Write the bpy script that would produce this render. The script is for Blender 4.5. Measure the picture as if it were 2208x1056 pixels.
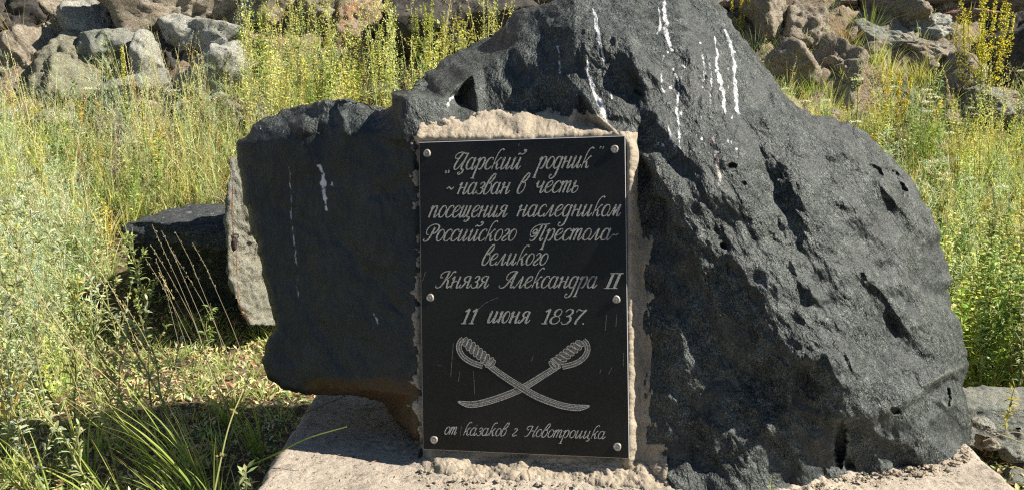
import bpy, math, random
import numpy as np
from mathutils import Vector, Matrix
from mathutils.geometry import delaunay_2d_cdt

random.seed(7)
RNG = np.random.default_rng(7)
SC = bpy.context.scene
COL = SC.collection
for o in list(bpy.data.objects):
    bpy.data.objects.remove(o)

# ------------------------------------------------------------------ camera
FPX = 1912.0            # focal length in photo pixels (2208 wide)
PITCH = math.radians(11.0)
CAMH = 0.78
cd = bpy.data.cameras.new('camera')
cam = bpy.data.objects.new('camera', cd)
COL.objects.link(cam)
cam.location = (0, 0, CAMH)
cam.rotation_euler = (math.radians(90) - PITCH, 0, 0)
cd.sensor_width = 36.0
cd.lens = FPX / 2208 * 36.0
cd.clip_start = 0.02
cd.clip_end = 400
SC.camera = cam

# ------------------------------------------------------------------ light
SUN_EL = math.radians(44)
SUN_FRONT = math.radians(8)      # degrees in front of the image plane, sun to the right
sun_dir = Vector((math.cos(SUN_EL) * math.cos(SUN_FRONT), -math.cos(SUN_EL) * math.sin(SUN_FRONT), math.sin(SUN_EL)))
w = bpy.data.worlds.new('World')
SC.world = w
w.use_nodes = True
nt = w.node_tree
nt.nodes.clear()
sky = nt.nodes.new('ShaderNodeTexSky')
sky.sky_type = 'NISHITA'
sky.sun_disc = False
sky.sun_elevation = SUN_EL
sky.sun_rotation = math.atan2(sun_dir.x, sun_dir.y)
sky.altitude = 600
sky.dust_density = 0.3
bg = nt.nodes.new('ShaderNodeBackground')
bg.inputs['Strength'].default_value = 0.05
wo = nt.nodes.new('ShaderNodeOutputWorld')
nt.links.new(sky.outputs[0], bg.inputs[0])
nt.links.new(bg.outputs[0], wo.inputs[0])
sd = bpy.data.lights.new('sun', 'SUN')
sd.energy = 5.0
sd.angle = math.radians(0.5)
sd.color = (1.0, 0.92, 0.79)
so = bpy.data.objects.new('sun', sd)
COL.objects.link(so)
so.rotation_euler = sun_dir.to_track_quat('Z', 'Y').to_euler()
SC.view_settings.view_transform = 'Standard'
SC.view_settings.look = 'None'
SC.view_settings.gamma = 1.0
SC.view_settings.exposure = 1.25
SC.view_settings.use_curve_mapping = False
SC.cycles.use_denoising = False
SC.cycles.filter_width = 1.2
SC.cycles.max_bounces = 6

# ------------------------------------------------------------------ helpers
SP, CP = math.sin(PITCH), math.cos(PITCH)

def P(px, py, d):
    """photo pixel at camera-axis depth d -> world (numpy friendly)"""
    px = np.asarray(px, float); py = np.asarray(py, float); d = np.asarray(d, float)
    cx = (px - 1104) / FPX * d
    cy = -(py - 528) / FPX * d
    x = cx
    y = d * CP + cy * SP
    z = CAMH - d * SP + cy * CP
    return np.stack(np.broadcast_arrays(x, y, z), -1)

def PY(px, py, Y):
    """photo pixel at world distance Y"""
    t = -(py - 528) / FPX
    return P(px, py, Y / (CP + t * SP))

def d_plane(py, z):
    """depth where the pixel row meets the horizontal plane z"""
    return (CAMH - z) / (SP + CP * (np.asarray(py, float) - 528) / FPX)

_perm = RNG.permutation(256); _perm = np.concatenate([_perm, _perm, _perm])
_g = RNG.normal(size=(256, 3)); _g /= np.linalg.norm(_g, axis=1)[:, None]

def perlin(p):
    p = np.asarray(p, float)
    i = np.floor(p).astype(np.int64)
    f = p - i
    i &= 255
    u = f * f * f * (f * (f * 6 - 15) + 10)
    out = 0
    for dx in (0, 1):
        wx = u[..., 0] if dx else 1 - u[..., 0]
        for dy in (0, 1):
            wy = u[..., 1] if dy else 1 - u[..., 1]
            for dz in (0, 1):
                wz = u[..., 2] if dz else 1 - u[..., 2]
                h = _perm[_perm[_perm[(i[..., 0] + dx) & 255] + ((i[..., 1] + dy) & 255)] + ((i[..., 2] + dz) & 255)]
                g = _g[h]
                out = out + wx * wy * wz * (g[..., 0] * (f[..., 0] - dx) + g[..., 1] * (f[..., 1] - dy) + g[..., 2] * (f[..., 2] - dz))
    return out * 1.5

def fbm(p, octv=4, gain=0.5, lac=2.03, ridge=False):
    a, s, q = 1.0, 0.0, np.asarray(p, float).copy()
    for k in range(octv):
        n = perlin(q)
        s = s + a * ((0.35 - np.abs(n)) if ridge else n)
        a *= gain; q = q * lac + 17.3
    return s

def smooth01(x):
    x = np.clip(x, 0, 1); return x * x * (3 - 2 * x)

def mesh_from(name, verts, faces, mat=None, cols=None, smooth=True, parent=None, loc=None, attrs=None, colname='Col'):
    verts = np.asarray(verts, np.float32); faces = np.asarray(faces, np.int32)
    me = bpy.data.meshes.new(name)
    n, k = len(verts), faces.shape[1]
    me.vertices.add(n); me.vertices.foreach_set('co', verts.ravel())
    me.loops.add(faces.size); me.loops.foreach_set('vertex_index', faces.ravel())
    me.polygons.add(len(faces))
    me.polygons.foreach_set('loop_start', np.arange(len(faces), dtype=np.int32) * k)
    try:
        me.polygons.foreach_set('loop_total', np.full(len(faces), k, np.int32))
    except Exception:
        pass
    me.polygons.foreach_set('use_smooth', np.full(len(faces), smooth))
    if cols is not None:
        a = me.attributes.new(colname, 'FLOAT_COLOR', 'POINT')
        c = np.ones((n, 4), np.float32); c[:, :3] = cols
        a.data.foreach_set('color', c.ravel())
    for an, av in (attrs or {}).items():
        a = me.attributes.new(an, 'FLOAT', 'POINT'); a.data.foreach_set('value', np.asarray(av, np.float32))
    me.update(calc_edges=True)
    me.validate()
    if mat: me.materials.append(mat)
    o = bpy.data.objects.new(name, me)
    COL.objects.link(o)
    if parent: o.parent = parent
    if loc is not None: o.location = loc
    return o

def tag(o, label=None, cat=None, group=None, kind=None):
    if label: o['label'] = label
    if cat: o['category'] = cat
    if group: o['group'] = group
    if kind: o['kind'] = kind
    return o

def empty(name, loc):
    o = bpy.data.objects.new(name, None); COL.objects.link(o); o.location = loc
    o.empty_display_size = 0.05
    return o

def fix_parent(o, par):
    """mesh built in world coordinates -> child of an empty that sits at par.location"""
    o.parent = par
    o.location = Vector(o.location) - Vector(par.location)

def calc_normals(v, f):
    n = np.zeros_like(v)
    a, b, c = v[f[:, 0]], v[f[:, 1]], v[f[:, 2]]
    if f.shape[1] == 4:
        fn = np.cross(v[f[:, 2]] - a, v[f[:, 3]] - b)
    else:
        fn = np.cross(b - a, c - a)
    for k in range(f.shape[1]):
        for j in range(3):
            n[:, j] += np.bincount(f[:, k], fn[:, j], len(v))
    return n / (np.linalg.norm(n, axis=1)[:, None] + 1e-12)

# ------------------------------------------------------------------ materials
class Mat:
    def __init__(s, name):
        s.m = bpy.data.materials.new(name); s.m.use_nodes = True
        s.t = s.m.node_tree; s.t.nodes.clear()
        s.out = s.n('ShaderNodeOutputMaterial')
    def n(s, typ, **kw):
        nd = s.t.nodes.new(typ)
        for k, v in kw.items():
            if k in nd.inputs.keys() and not hasattr(nd, k): nd.inputs[k].default_value = v
            elif hasattr(nd, k): setattr(nd, k, v)
            else: nd.inputs[k].default_value = v
        return nd
    def l(s, a, b): s.t.links.new(a, b)
    def coord(s, scale=(1, 1, 1), rot=(0, 0, 0)):
        tc = s.n('ShaderNodeTexCoord'); mp = s.n('ShaderNodeMapping')
        mp.inputs['Scale'].default_value = scale; mp.inputs['Rotation'].default_value = rot
        s.l(tc.outputs['Object'], mp.inputs[0]); return mp.outputs[0]
    def noise(s, co, scale, detail=4, rough=0.55, dist=0.0):
        nd = s.n('ShaderNodeTexNoise'); nd.inputs['Scale'].default_value = scale
        nd.inputs['Detail'].default_value = detail; nd.inputs['Roughness'].default_value = rough
        nd.inputs['Distortion'].default_value = dist
        s.l(co, nd.inputs['Vector']); return nd.outputs[0]
    def ramp(s, fac, stops):
        r = s.n('ShaderNodeValToRGB'); e = r.color_ramp.elements
        while len(e) < len(stops): e.new(0.5)
        for i, (p, c) in enumerate(stops):
            e[i].position = p; e[i].color = (c, c, c, 1) if np.isscalar(c) else (*c, 1)
        s.l(fac, r.inputs[0]); return r.outputs[0]
    def mix(s, fac, a, b, mode='MIX'):
        m = s.n('ShaderNodeMix'); m.data_type = 'RGBA'; m.blend_type = mode
        for sock, v in ((m.inputs[0], fac), (m.inputs[6], a), (m.inputs[7], b)):
            if isinstance(v, bpy.types.NodeSocket): s.l(v, sock)
            elif np.isscalar(v): sock.default_value = v
            else: sock.default_value = (*v, 1)
        return m.outputs[2]
    def math(s, op, a, b=None):
        m = s.n('ShaderNodeMath'); m.operation = op
        for sock, v in ((m.inputs[0], a), (m.inputs[1], b)):
            if v is None: continue
            if isinstance(v, bpy.types.NodeSocket): s.l(v, sock)
            else: sock.default_value = v
        return m.outputs[0]
    def attr(s, name, out='Fac', typ='GEOMETRY'):
        a = s.n('ShaderNodeAttribute'); a.attribute_name = name; a.attribute_type = typ
        return a.outputs[out]
    def bump(s, h, strength, dist, prev=None):
        b = s.n('ShaderNodeBump'); b.inputs['Strength'].default_value = strength; b.inputs['Distance'].default_value = dist
        s.l(h, b.inputs['Height'])
        if prev: s.l(prev, b.inputs['Normal'])
        return b.outputs[0]
    def principled(s, col, rough=0.8, spec=0.3, normal=None, metal=0.0):
        p = s.n('ShaderNodeBsdfPrincipled')
        for k, v in (('Base Color', col), ('Roughness', rough), ('Specular IOR Level', spec), ('Metallic', metal)):
            if isinstance(v, bpy.types.NodeSocket): s.l(v, p.inputs[k])
            elif np.isscalar(v): p.inputs[k].default_value = v
            else: p.inputs[k].default_value = (*v, 1)
        if normal: s.l(normal, p.inputs['Normal'])
        s.l(p.outputs[0], s.out.inputs[0]); return p

def mat_boulder():
    M = Mat('dark_stone'); co = M.coord()
    n1 = M.noise(co, 5, 5, 0.6); n2 = M.noise(co, 38, 6, 0.7); n3 = M.noise(co, 220, 3, 0.7)
    base = M.mix(M.ramp(n1, [(0.32, 0), (0.68, 1)]), (0.024, 0.031, 0.031), (0.060, 0.072, 0.070))
    base = M.mix(M.ramp(n2, [(0.42, 0), (0.66, 1)]), base, (0.118, 0.134, 0.126))
    n4 = M.noise(co, 330, 4, 0.8)
    base = M.mix(M.ramp(n4, [(0.50, 0), (0.60, 1)]), base, M.mix(1.0, base, (2.3, 2.3, 2.25), 'MULTIPLY'))
    base = M.mix(M.ramp(n4, [(0.40, 1), (0.48, 0)]), base, M.mix(1.0, base, (0.35, 0.35, 0.35), 'MULTIPLY'))
    base = M.mix(M.ramp(n3, [(0.4, 0), (0.6, 1)]), M.mix(0.6, base, (0.010, 0.012, 0.012)), base)
    sp = M.n('ShaderNodeTexVoronoi'); sp.inputs['Scale'].default_value = 260; M.l(co, sp.inputs['Vector'])
    base = M.mix(M.ramp(sp.outputs['Distance'], [(0.12, 1), (0.2, 0)]), base, (0.16, 0.17, 0.155))
    # smooth areas darkened in the base colour, painting in the left wing's shade
    base = M.mix(M.ramp(M.attr('grain_shade'), [(0.25, 0.85), (0.7, 0)]), base, (0.011, 0.014, 0.016))
    # lighter greenish tone along convex edges, broken up by noise
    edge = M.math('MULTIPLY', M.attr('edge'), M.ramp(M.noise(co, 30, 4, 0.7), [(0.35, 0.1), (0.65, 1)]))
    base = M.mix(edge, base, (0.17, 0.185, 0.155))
    rust = M.math('MULTIPLY', M.attr('rust'), 0.8)
    base = M.mix(rust, base, (0.06, 0.034, 0.013))
    st = M.attr('stain')
    bn = M.math('SUBTRACT', M.noise(co, 190, 5, 0.8), 0.5)
    bn2 = M.math('SUBTRACT', M.noise(co, 45, 3, 0.6), 0.5)
    sm = M.math('ADD', st, M.math('MULTIPLY', M.math('ADD', bn, bn2), 1.45))
    sm = M.math('MULTIPLY', M.ramp(sm, [(0.44, 0), (0.80, 0.95)]), M.ramp(st, [(0.05, 0), (0.2, 1)]))
    pink = M.mix(M.attr('pinkness'), (0.62, 0.63, 0.66), (0.40, 0.30, 0.25))
    base = M.mix(sm, base, pink)
    cs = M.coord((1, 1, 0.5), (0.0, 0.7, 0.2))
    gr = M.attr('grain_shade')
    h1 = M.math('MULTIPLY', M.noise(cs, 85, 3, 0.6), gr)
    h2 = M.math('MULTIPLY', M.noise(cs, 200, 3, 0.7), M.math('MULTIPLY', gr, 0.75))
    b1 = M.bump(h1, 1.0, 0.022)
    b2 = M.bump(h2, 1.0, 0.010, b1)
    rg = M.ramp(M.noise(co, 12, 4, 0.6), [(0.3, 0.44), (0.7, 0.58)])
    M.principled(base, rg, 0.32, b2)
    return M.m

def mat_mortar(name='mortar', a=(0.304, 0.257, 0.191), b=(0.396, 0.343, 0.271), bs=1.0):
    M = Mat(name); co = M.coord()
    n1 = M.noise(co, 11, 5, 0.65); n2 = M.noise(co, 90, 5, 0.75)
    base = M.mix(M.ramp(n1, [(0.3, 0), (0.7, 1)]), a, b)
    base = M.mix(M.ramp(n2, [(0.30, 0.75), (0.45, 0)]), base, (0.125, 0.099, 0.073))
    vo = M.n('ShaderNodeTexVoronoi'); vo.feature = 'DISTANCE_TO_EDGE'; vo.inputs['Scale'].default_value = 17
    mp = M.n('ShaderNodeMix'); mp.data_type = 'VECTOR'; mp.inputs[0].default_value = 0.12
    M.l(co, mp.inputs[4]); nn = M.n('ShaderNodeTexNoise'); nn.inputs['Scale'].default_value = 9; nn.inputs['Detail'].default_value = 4
    M.l(co, nn.inputs['Vector']); M.l(nn.outputs[1], mp.inputs[5]); M.l(mp.outputs[1], vo.inputs['Vector'])
    crack = M.math('MULTIPLY', M.ramp(vo.outputs['Distance'], [(0.0, 1), (0.018, 0)]), M.ramp(M.noise(co, 6, 2), [(0.5, 0), (0.58, 1)]))
    base = M.mix(M.math('MULTIPLY', crack, 0.5), base, (0.079, 0.059, 0.040))
    b1 = M.bump(M.noise(co, 55, 7, 0.75), 0.7 * bs, 0.010)
    b2 = M.bump(M.noise(co, 260, 3, 0.7), 0.5 * bs, 0.003, b1)
    base = M.mix(M.ramp(M.noise(co, 26, 5, 0.7), [(0.52, 0), (0.68, 0.55)]), base, (0.17, 0.155, 0.13))
    M.principled(base, 0.9, 0.15, b2)
    return M.m

def mat_concrete():
    M = Mat('concrete'); co = M.coord()
    n1 = M.noise(co, 4, 6, 0.7); n2 = M.noise(co, 80, 6, 0.8); n3 = M.noise(co, 22, 7, 0.75, 0.4); n4 = M.noise(co, 260, 3, 0.7)
    base = M.mix(M.ramp(n1, [(0.35, 0), (0.65, 1)]), (0.33, 0.29, 0.24), (0.47, 0.41, 0.34))
    base = M.mix(M.ramp(n3, [(0.36, 0.8), (0.47, 0)]), base, (0.19, 0.165, 0.135))
    base = M.mix(M.ramp(n2, [(0.36, 1), (0.44, 0)]), base, (0.085, 0.07, 0.05))
    base = M.mix(M.ramp(n4, [(0.35, 0.5), (0.5, 0)]), base, (0.15, 0.13, 0.105))
    vo = M.n('ShaderNodeTexVoronoi'); vo.inputs['Scale'].default_value = 38; M.l(co, vo.inputs['Vector'])
    pit = M.math('MULTIPLY', M.ramp(vo.outputs['Distance'], [(0.05, 1), (0.16, 0)]), M.ramp(M.noise(co, 12, 2), [(0.48, 0), (0.55, 1)]))
    base = M.mix(pit, base, (0.05, 0.04, 0.03))
    b1 = M.bump(n3, 0.6, 0.014)
    b2 = M.bump(n2, 0.8, 0.006, b1)
    b3 = M.bump(n4, 0.6, 0.002, b2)
    M.principled(base, 0.92, 0.12, b3)
    return M.m

def mat_rock(name, a, b, c, dark=(0.05, 0.04, 0.03), spot=(0.4, 0.38, 0.3)):
    M = Mat(name); co = M.coord()
    n1 = M.noise(co, 3.2, 6, 0.62, 0.3); n2 = M.noise(co, 16, 6, 0.7); n3 = M.noise(co, 60, 5, 0.75)
    base = M.mix(M.ramp(n1, [(0.36, 0), (0.62, 1)]), a, b)
    base = M.mix(M.ramp(n2, [(0.45, 0), (0.66, 1)]), base, c)
    base = M.mix(M.ramp(n3, [(0.30, 1), (0.46, 0)]), base, dark)
    base = M.mix(M.ramp(M.noise(co, 34, 4, 0.6), [(0.60, 0), (0.66, 0.8)]), base, spot)
    b1 = M.bump(M.noise(co, 14, 8, 0.75), 1.0, 0.06)
    b2 = M.bump(n3, 1.0, 0.02, b1)
    M.principled(base, 0.9, 0.15, b2)
    return M.m

def mat_ground():
    M = Mat('soil'); co = M.coord()
    n1 = M.noise(co, 2.5, 6, 0.65); n2 = M.noise(co, 30, 6, 0.75)
    base = M.mix(M.ramp(n1, [(0.35, 0), (0.62, 1)]), (0.098, 0.072, 0.047), (0.196, 0.157, 0.102))
    base = M.mix(M.ramp(n2, [(0.33, 0.9), (0.5, 0)]), base, (0.038, 0.029, 0.019))
    base = M.mix(M.ramp(M.noise(co, 75, 3, 0.6), [(0.58, 0), (0.68, 0.8)]), base, (0.306, 0.264, 0.187))
    rr = M.mix(M.ramp(M.noise(co, 3.5, 6, 0.7), [(0.4, 0), (0.6, 1)]), (0.204, 0.157, 0.111), (0.323, 0.264, 0.196))
    rr = M.mix(M.ramp(n2, [(0.35, 0.9), (0.47, 0)]), rr, (0.060, 0.043, 0.030))
    base = M.mix(M.attr('rocky'), base, rr)
    b1 = M.bump(n2, 1.0, 0.03)
    M.principled(base, 0.95, 0.1, b1)
    return M.m

def mat_leaf(name='foliage', trans=0.42, rough=0.6):
    M = Mat(name)
    c = M.attr('Col', 'Color')
    d = M.n('ShaderNodeBsdfPrincipled'); d.inputs['Roughness'].default_value = rough; d.inputs['Specular IOR Level'].default_value = 0.25
    M.l(c, d.inputs['Base Color'])
    t = M.n('ShaderNodeBsdfTranslucent')
    tc = M.mix(1.0, c, (1.0, 1.0, 0.7), 'MULTIPLY'); M.l(tc, t.inputs[0])
    mx = M.n('ShaderNodeMixShader'); mx.inputs[0].default_value = trans
    M.l(d.outputs[0], mx.inputs[1]); M.l(t.outputs[0], mx.inputs[2]); M.l(mx.outputs[0], M.out.inputs[0])
    return M.m

def mat_plaque():
    M = Mat('black_granite'); co = M.coord()
    n = M.noise(co, 420, 2, 0.6)
    base = M.mix(M.ramp(n, [(0.45, 0), (0.75, 1)]), (0.004, 0.004, 0.0036), (0.019, 0.019, 0.0165))
    sm = M.noise(co, 7, 4, 0.6)
    base = M.mix(M.ramp(sm, [(0.45, 0), (0.8, 0.3)]), base, (0.033, 0.031, 0.026))
    ro = M.ramp(sm, [(0.3, 0.22), (0.7, 0.42)])
    M.principled(base, ro, 0.22)
    return M.m

def mat_engrave(name, lo, hi, sc=900):
    M = Mat(name); co = M.coord()
    n = M.noise(co, sc, 2, 0.7)
    base = M.mix(M.ramp(n, [(0.40, 0), (0.58, 1)]), lo, hi)
    M.principled(base, 0.9, 0.1)
    return M.m

def mat_plain(name, c, rough=0.7, metal=0.0, spec=0.3, nz=0.0):
    M = Mat(name)
    if nz:
        co = M.coord(); n = M.noise(co, 60, 4, 0.7)
        cc = M.mix(M.ramp(n, [(0.35, 0), (0.65, 1)]), tuple(x * (1 - nz) for x in c), c)
        M.principled(cc, rough, spec, M.bump(n, 0.4, 0.003), metal)
    else:
        M.principled(c, rough, spec, None, metal)
    return M.m

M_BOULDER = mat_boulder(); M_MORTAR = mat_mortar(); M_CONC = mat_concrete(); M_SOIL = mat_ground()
M_LEAF = mat_leaf(); M_PLAQUE = mat_plaque()
M_TEXT = mat_engrave('engraving', (0.06, 0.06, 0.054), (0.50, 0.49, 0.45))
M_BLADE = mat_engrave('engraving_fill', (0.015, 0.015, 0.014), (0.186, 0.180, 0.161), 700)
M_EDGE = mat_plain('granite_edge', (0.30, 0.31, 0.33), 0.45)
M_METAL = mat_plain('bolt_metal', (0.434, 0.406, 0.350), 0.5, 0.35, 0.5, 0.6)
M_RTAN = mat_rock('rock_tan', (0.292, 0.237, 0.174), (0.389, 0.338, 0.262), (0.456, 0.414, 0.335), spot=(0.447, 0.424, 0.347))
M_RPALE = mat_rock('rock_pale', (0.370, 0.373, 0.335), (0.486, 0.486, 0.430), (0.544, 0.546, 0.493), spot=(0.292, 0.303, 0.210))
M_RGREEN = mat_rock('rock_olive', (0.234, 0.222, 0.157), (0.331, 0.313, 0.230), (0.389, 0.385, 0.295), spot=(0.437, 0.445, 0.315))
M_RRED = mat_rock('rock_rusty', (0.331, 0.171, 0.105), (0.389, 0.284, 0.210), (0.428, 0.385, 0.315), spot=(0.437, 0.222, 0.105))
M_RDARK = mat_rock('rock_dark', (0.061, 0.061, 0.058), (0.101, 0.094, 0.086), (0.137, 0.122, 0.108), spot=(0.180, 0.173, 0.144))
M_RGREY = mat_rock('rock_grey', (0.259, 0.278, 0.251), (0.311, 0.323, 0.280), (0.362, 0.359, 0.298), dark=(0.138, 0.144, 0.122), spot=(0.380, 0.387, 0.318))

# ------------------------------------------------------------------ terrain
def gz(x, y):
    x = np.asarray(x, float); y = np.asarray(y, float)
    z = -0.17 + 0.32 * np.clip(y - 3.1, 0, 2.3) + 0.72 * np.clip(y - 5.4, 0, 60)
    z = z + 0.10 * smooth01((y - 3.0) / 1.5) * (perlin(np.stack([x * 0.9, y * 0.9, x * 0 + 3.1], -1)))
    return z

def build_ground():
    xs = np.concatenate([np.linspace(-60, -4.2, 30)[:-1], np.linspace(-4.2, 4.2, 300), np.linspace(4.2, 60, 30)[1:]])
    ys = np.concatenate([np.linspace(-40, 1.0, 20)[:-1], np.linspace(1.0, 9.0, 300), np.linspace(9.0, 60, 40)[1:]])
    X, Y = np.meshgrid(xs, ys)
    Z = gz(X, Y)
    q = np.stack([X, Y, Z], -1)
    near = (np.abs(X) < 5) & (Y < 10)
    Z = Z + 0.012 * fbm(q * 14, 3) * near
    rk = smooth01((Y - 4.9) / 0.8)
    Z = Z + rk * (0.20 * fbm(q * 2.0, 5, 0.6, ridge=True) + 0.06 * fbm(q * 11, 3, ridge=True))
    # soil banked under the plinth so that nothing floats
    v = np.stack([X, Y, Z], -1).reshape(-1, 3)
    ny, nx = X.shape
    idx = np.arange(nx * ny).reshape(ny, nx)
    f = np.stack([idx[:-1, :-1], idx[:-1, 1:], idx[1:, 1:], idx[1:, :-1]], -1).reshape(-1, 4)
    o = mesh_from('ground', v, f, M_SOIL, attrs=dict(rocky=rk.ravel()))
    tag(o, kind='structure')
    return o
build_ground()

# ------------------------------------------------------------------ plinth
PADX0, PADX1, PADY0, PADY1 = -0.50, 0.985, 1.22, 2.16
def build_pad():
    NX, NY = 460, 300
    u = np.linspace(0, 1, NX); v = np.linspace(0, 1, NY)
    U, V = np.meshgrid(u, v)
    X = PADX0 + (PADX1 - PADX0) * U; Y = PADY0 + (PADY1 - PADY0) * V
    q = np.stack([X, Y, 0 * X], -1)
    edge = np.minimum(np.minimum(U * (PADX1 - PADX0), (1 - U) * (PADX1 - PADX0)), np.minimum(V, 1 - V) * (PADY1 - PADY0))
    Z = 0.004 * fbm(q * 7, 3) + 0.0016 * fbm(q * 60, 3, 0.7)
    Z -= 0.03 * (1 - np.clip(edge / 0.03, 0, 1)) ** 2
    fpath = [(905, 1006), (960, 1024), (1100, 1036), (1300, 1044), (1420, 1056), (1560, 1096), (1700, 1062), (1800, 1028), (1900, 1016), (1990, 1006), (2060, 990), (2090, 966)]
    wp_ = np.array([P(a, b, d_plane(b, 0.0))[:2] for a, b in fpath]); dm = np.full(X.shape, 9.0)
    for a, b in zip(wp_[:-1], wp_[1:]):
        dl = b - a; t = np.clip(((X - a[0]) * dl[0] + (Y - a[1]) * dl[1]) / (dl @ dl), 0, 1)
        dm = np.minimum(dm, np.hypot(X - a[0] - t * dl[0], Y - a[1] - t * dl[1]))
    Z += np.exp(-(dm / 0.028) ** 2) * np.clip(0.007 + 0.010 * fbm(q * 30, 4, 0.65, ridge=True), 0, 1)
    # wobble outline
    wob = (1 - smooth01(edge / 0.15))
    X = X + wob * 0.012 * fbm(q * 7 + 5, 4); Y = Y + wob * 0.012 * fbm(q * 7 + 9, 4)
    top = np.stack([X, Y, Z], -1).reshape(-1, 3)
    idx = np.arange(NX * NY).reshape(NY, NX)
    f = [np.stack([idx[:-1, :-1], idx[:-1, 1:], idx[1:, 1:], idx[1:, :-1]], -1).reshape(-1, 4)]
    loop = np.concatenate([idx[0, :], idx[1:, -1], idx[-1, -2::-1], idx[-2:0:-1, 0]])
    verts = [top]; prev = loop; n = len(top)
    for k, zz in enumerate((-0.06, -0.12, -0.30)):
        r = top[loop].copy(); r[:, 2] = zz; r[:, :2] += 0.006 * RNG.normal(size=(len(loop), 1)) * 0.5
        verts.append(r); cur = np.arange(n, n + len(loop)); n += len(loop)
        nx1 = np.roll(prev, -1); nc = np.roll(cur, -1)
        f.append(np.stack([prev, cur, nc, nx1], -1)); prev = cur
    root = empty('concrete_plinth', (0.24, 1.7, -0.17))
    tag(root, 'rough pale concrete slab under the black boulder', 'plinth')
    o = mesh_from('slab', np.concatenate(verts), np.concatenate(f), M_CONC)
    fix_parent(o, root)
    return root
PAD = build_pad()

# ------------------------------------------------------------------ the monument boulder
DL, DR = 1.78, 1.70      # depth of the plaque's left and right edge
PT = dict(TL=(903, 307), TR=(1348, 293), BR=(1357, 988), BL=(912, 968))
def plaque_d(px):
    t = (np.asarray(px, float) - 907) / (1352 - 907)
    return 1.0 / (1 / DL + (1 / DR - 1 / DL) * t)
def hp(px): return (1.80 - float(plaque_d(px))) * 100

OUT = [(515,310),(532,288),(560,262),(590,248),(620,237),(655,230),(700,217),(740,219),(770,224),(800,232),(820,243),(832,240),(842,225),(846,205),(858,199),(876,201),
       (900,178),(925,152),(960,125),(1010,98),(1060,78),(1085,62),(1088,44),(1110,28),(1140,20),(1180,8),(1240,-8),(1310,-30),(1400,-42),(1490,-34),(1540,-8),(1556,20),(1575,52),
       (1605,90),(1640,132),(1668,165),(1690,205),(1722,235),(1755,251),(1790,254),(1830,266),(1870,290),(1905,318),(1935,352),(1975,398),(1985,430),(2010,458),(2024,500),(2026,530),(2042,575),
       (2054,602),(2044,625),(2050,660),(2068,700),(2080,740),(2086,785),(2074,822),(2082,870),(2094,925),(2096,955),(2080,978),(2060,995),(1990,1012),(1900,1022),(1800,1035),(1740,1060),(1700,1100),
       (1560,1110),(1430,1090),(1400,1060),(1300,1050),(1100,1040),(960,1030),(908,1015),(900,960),(880,925),(850,898),(818,866),(790,853),(740,849),(700,849),(650,846),(612,840),(585,822),(570,800),(566,775),(575,750),(588,718),
       (594,690),(586,655),(575,620),(562,570),(550,520),(538,470),(528,430),(519,380),(514,340)]

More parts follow.
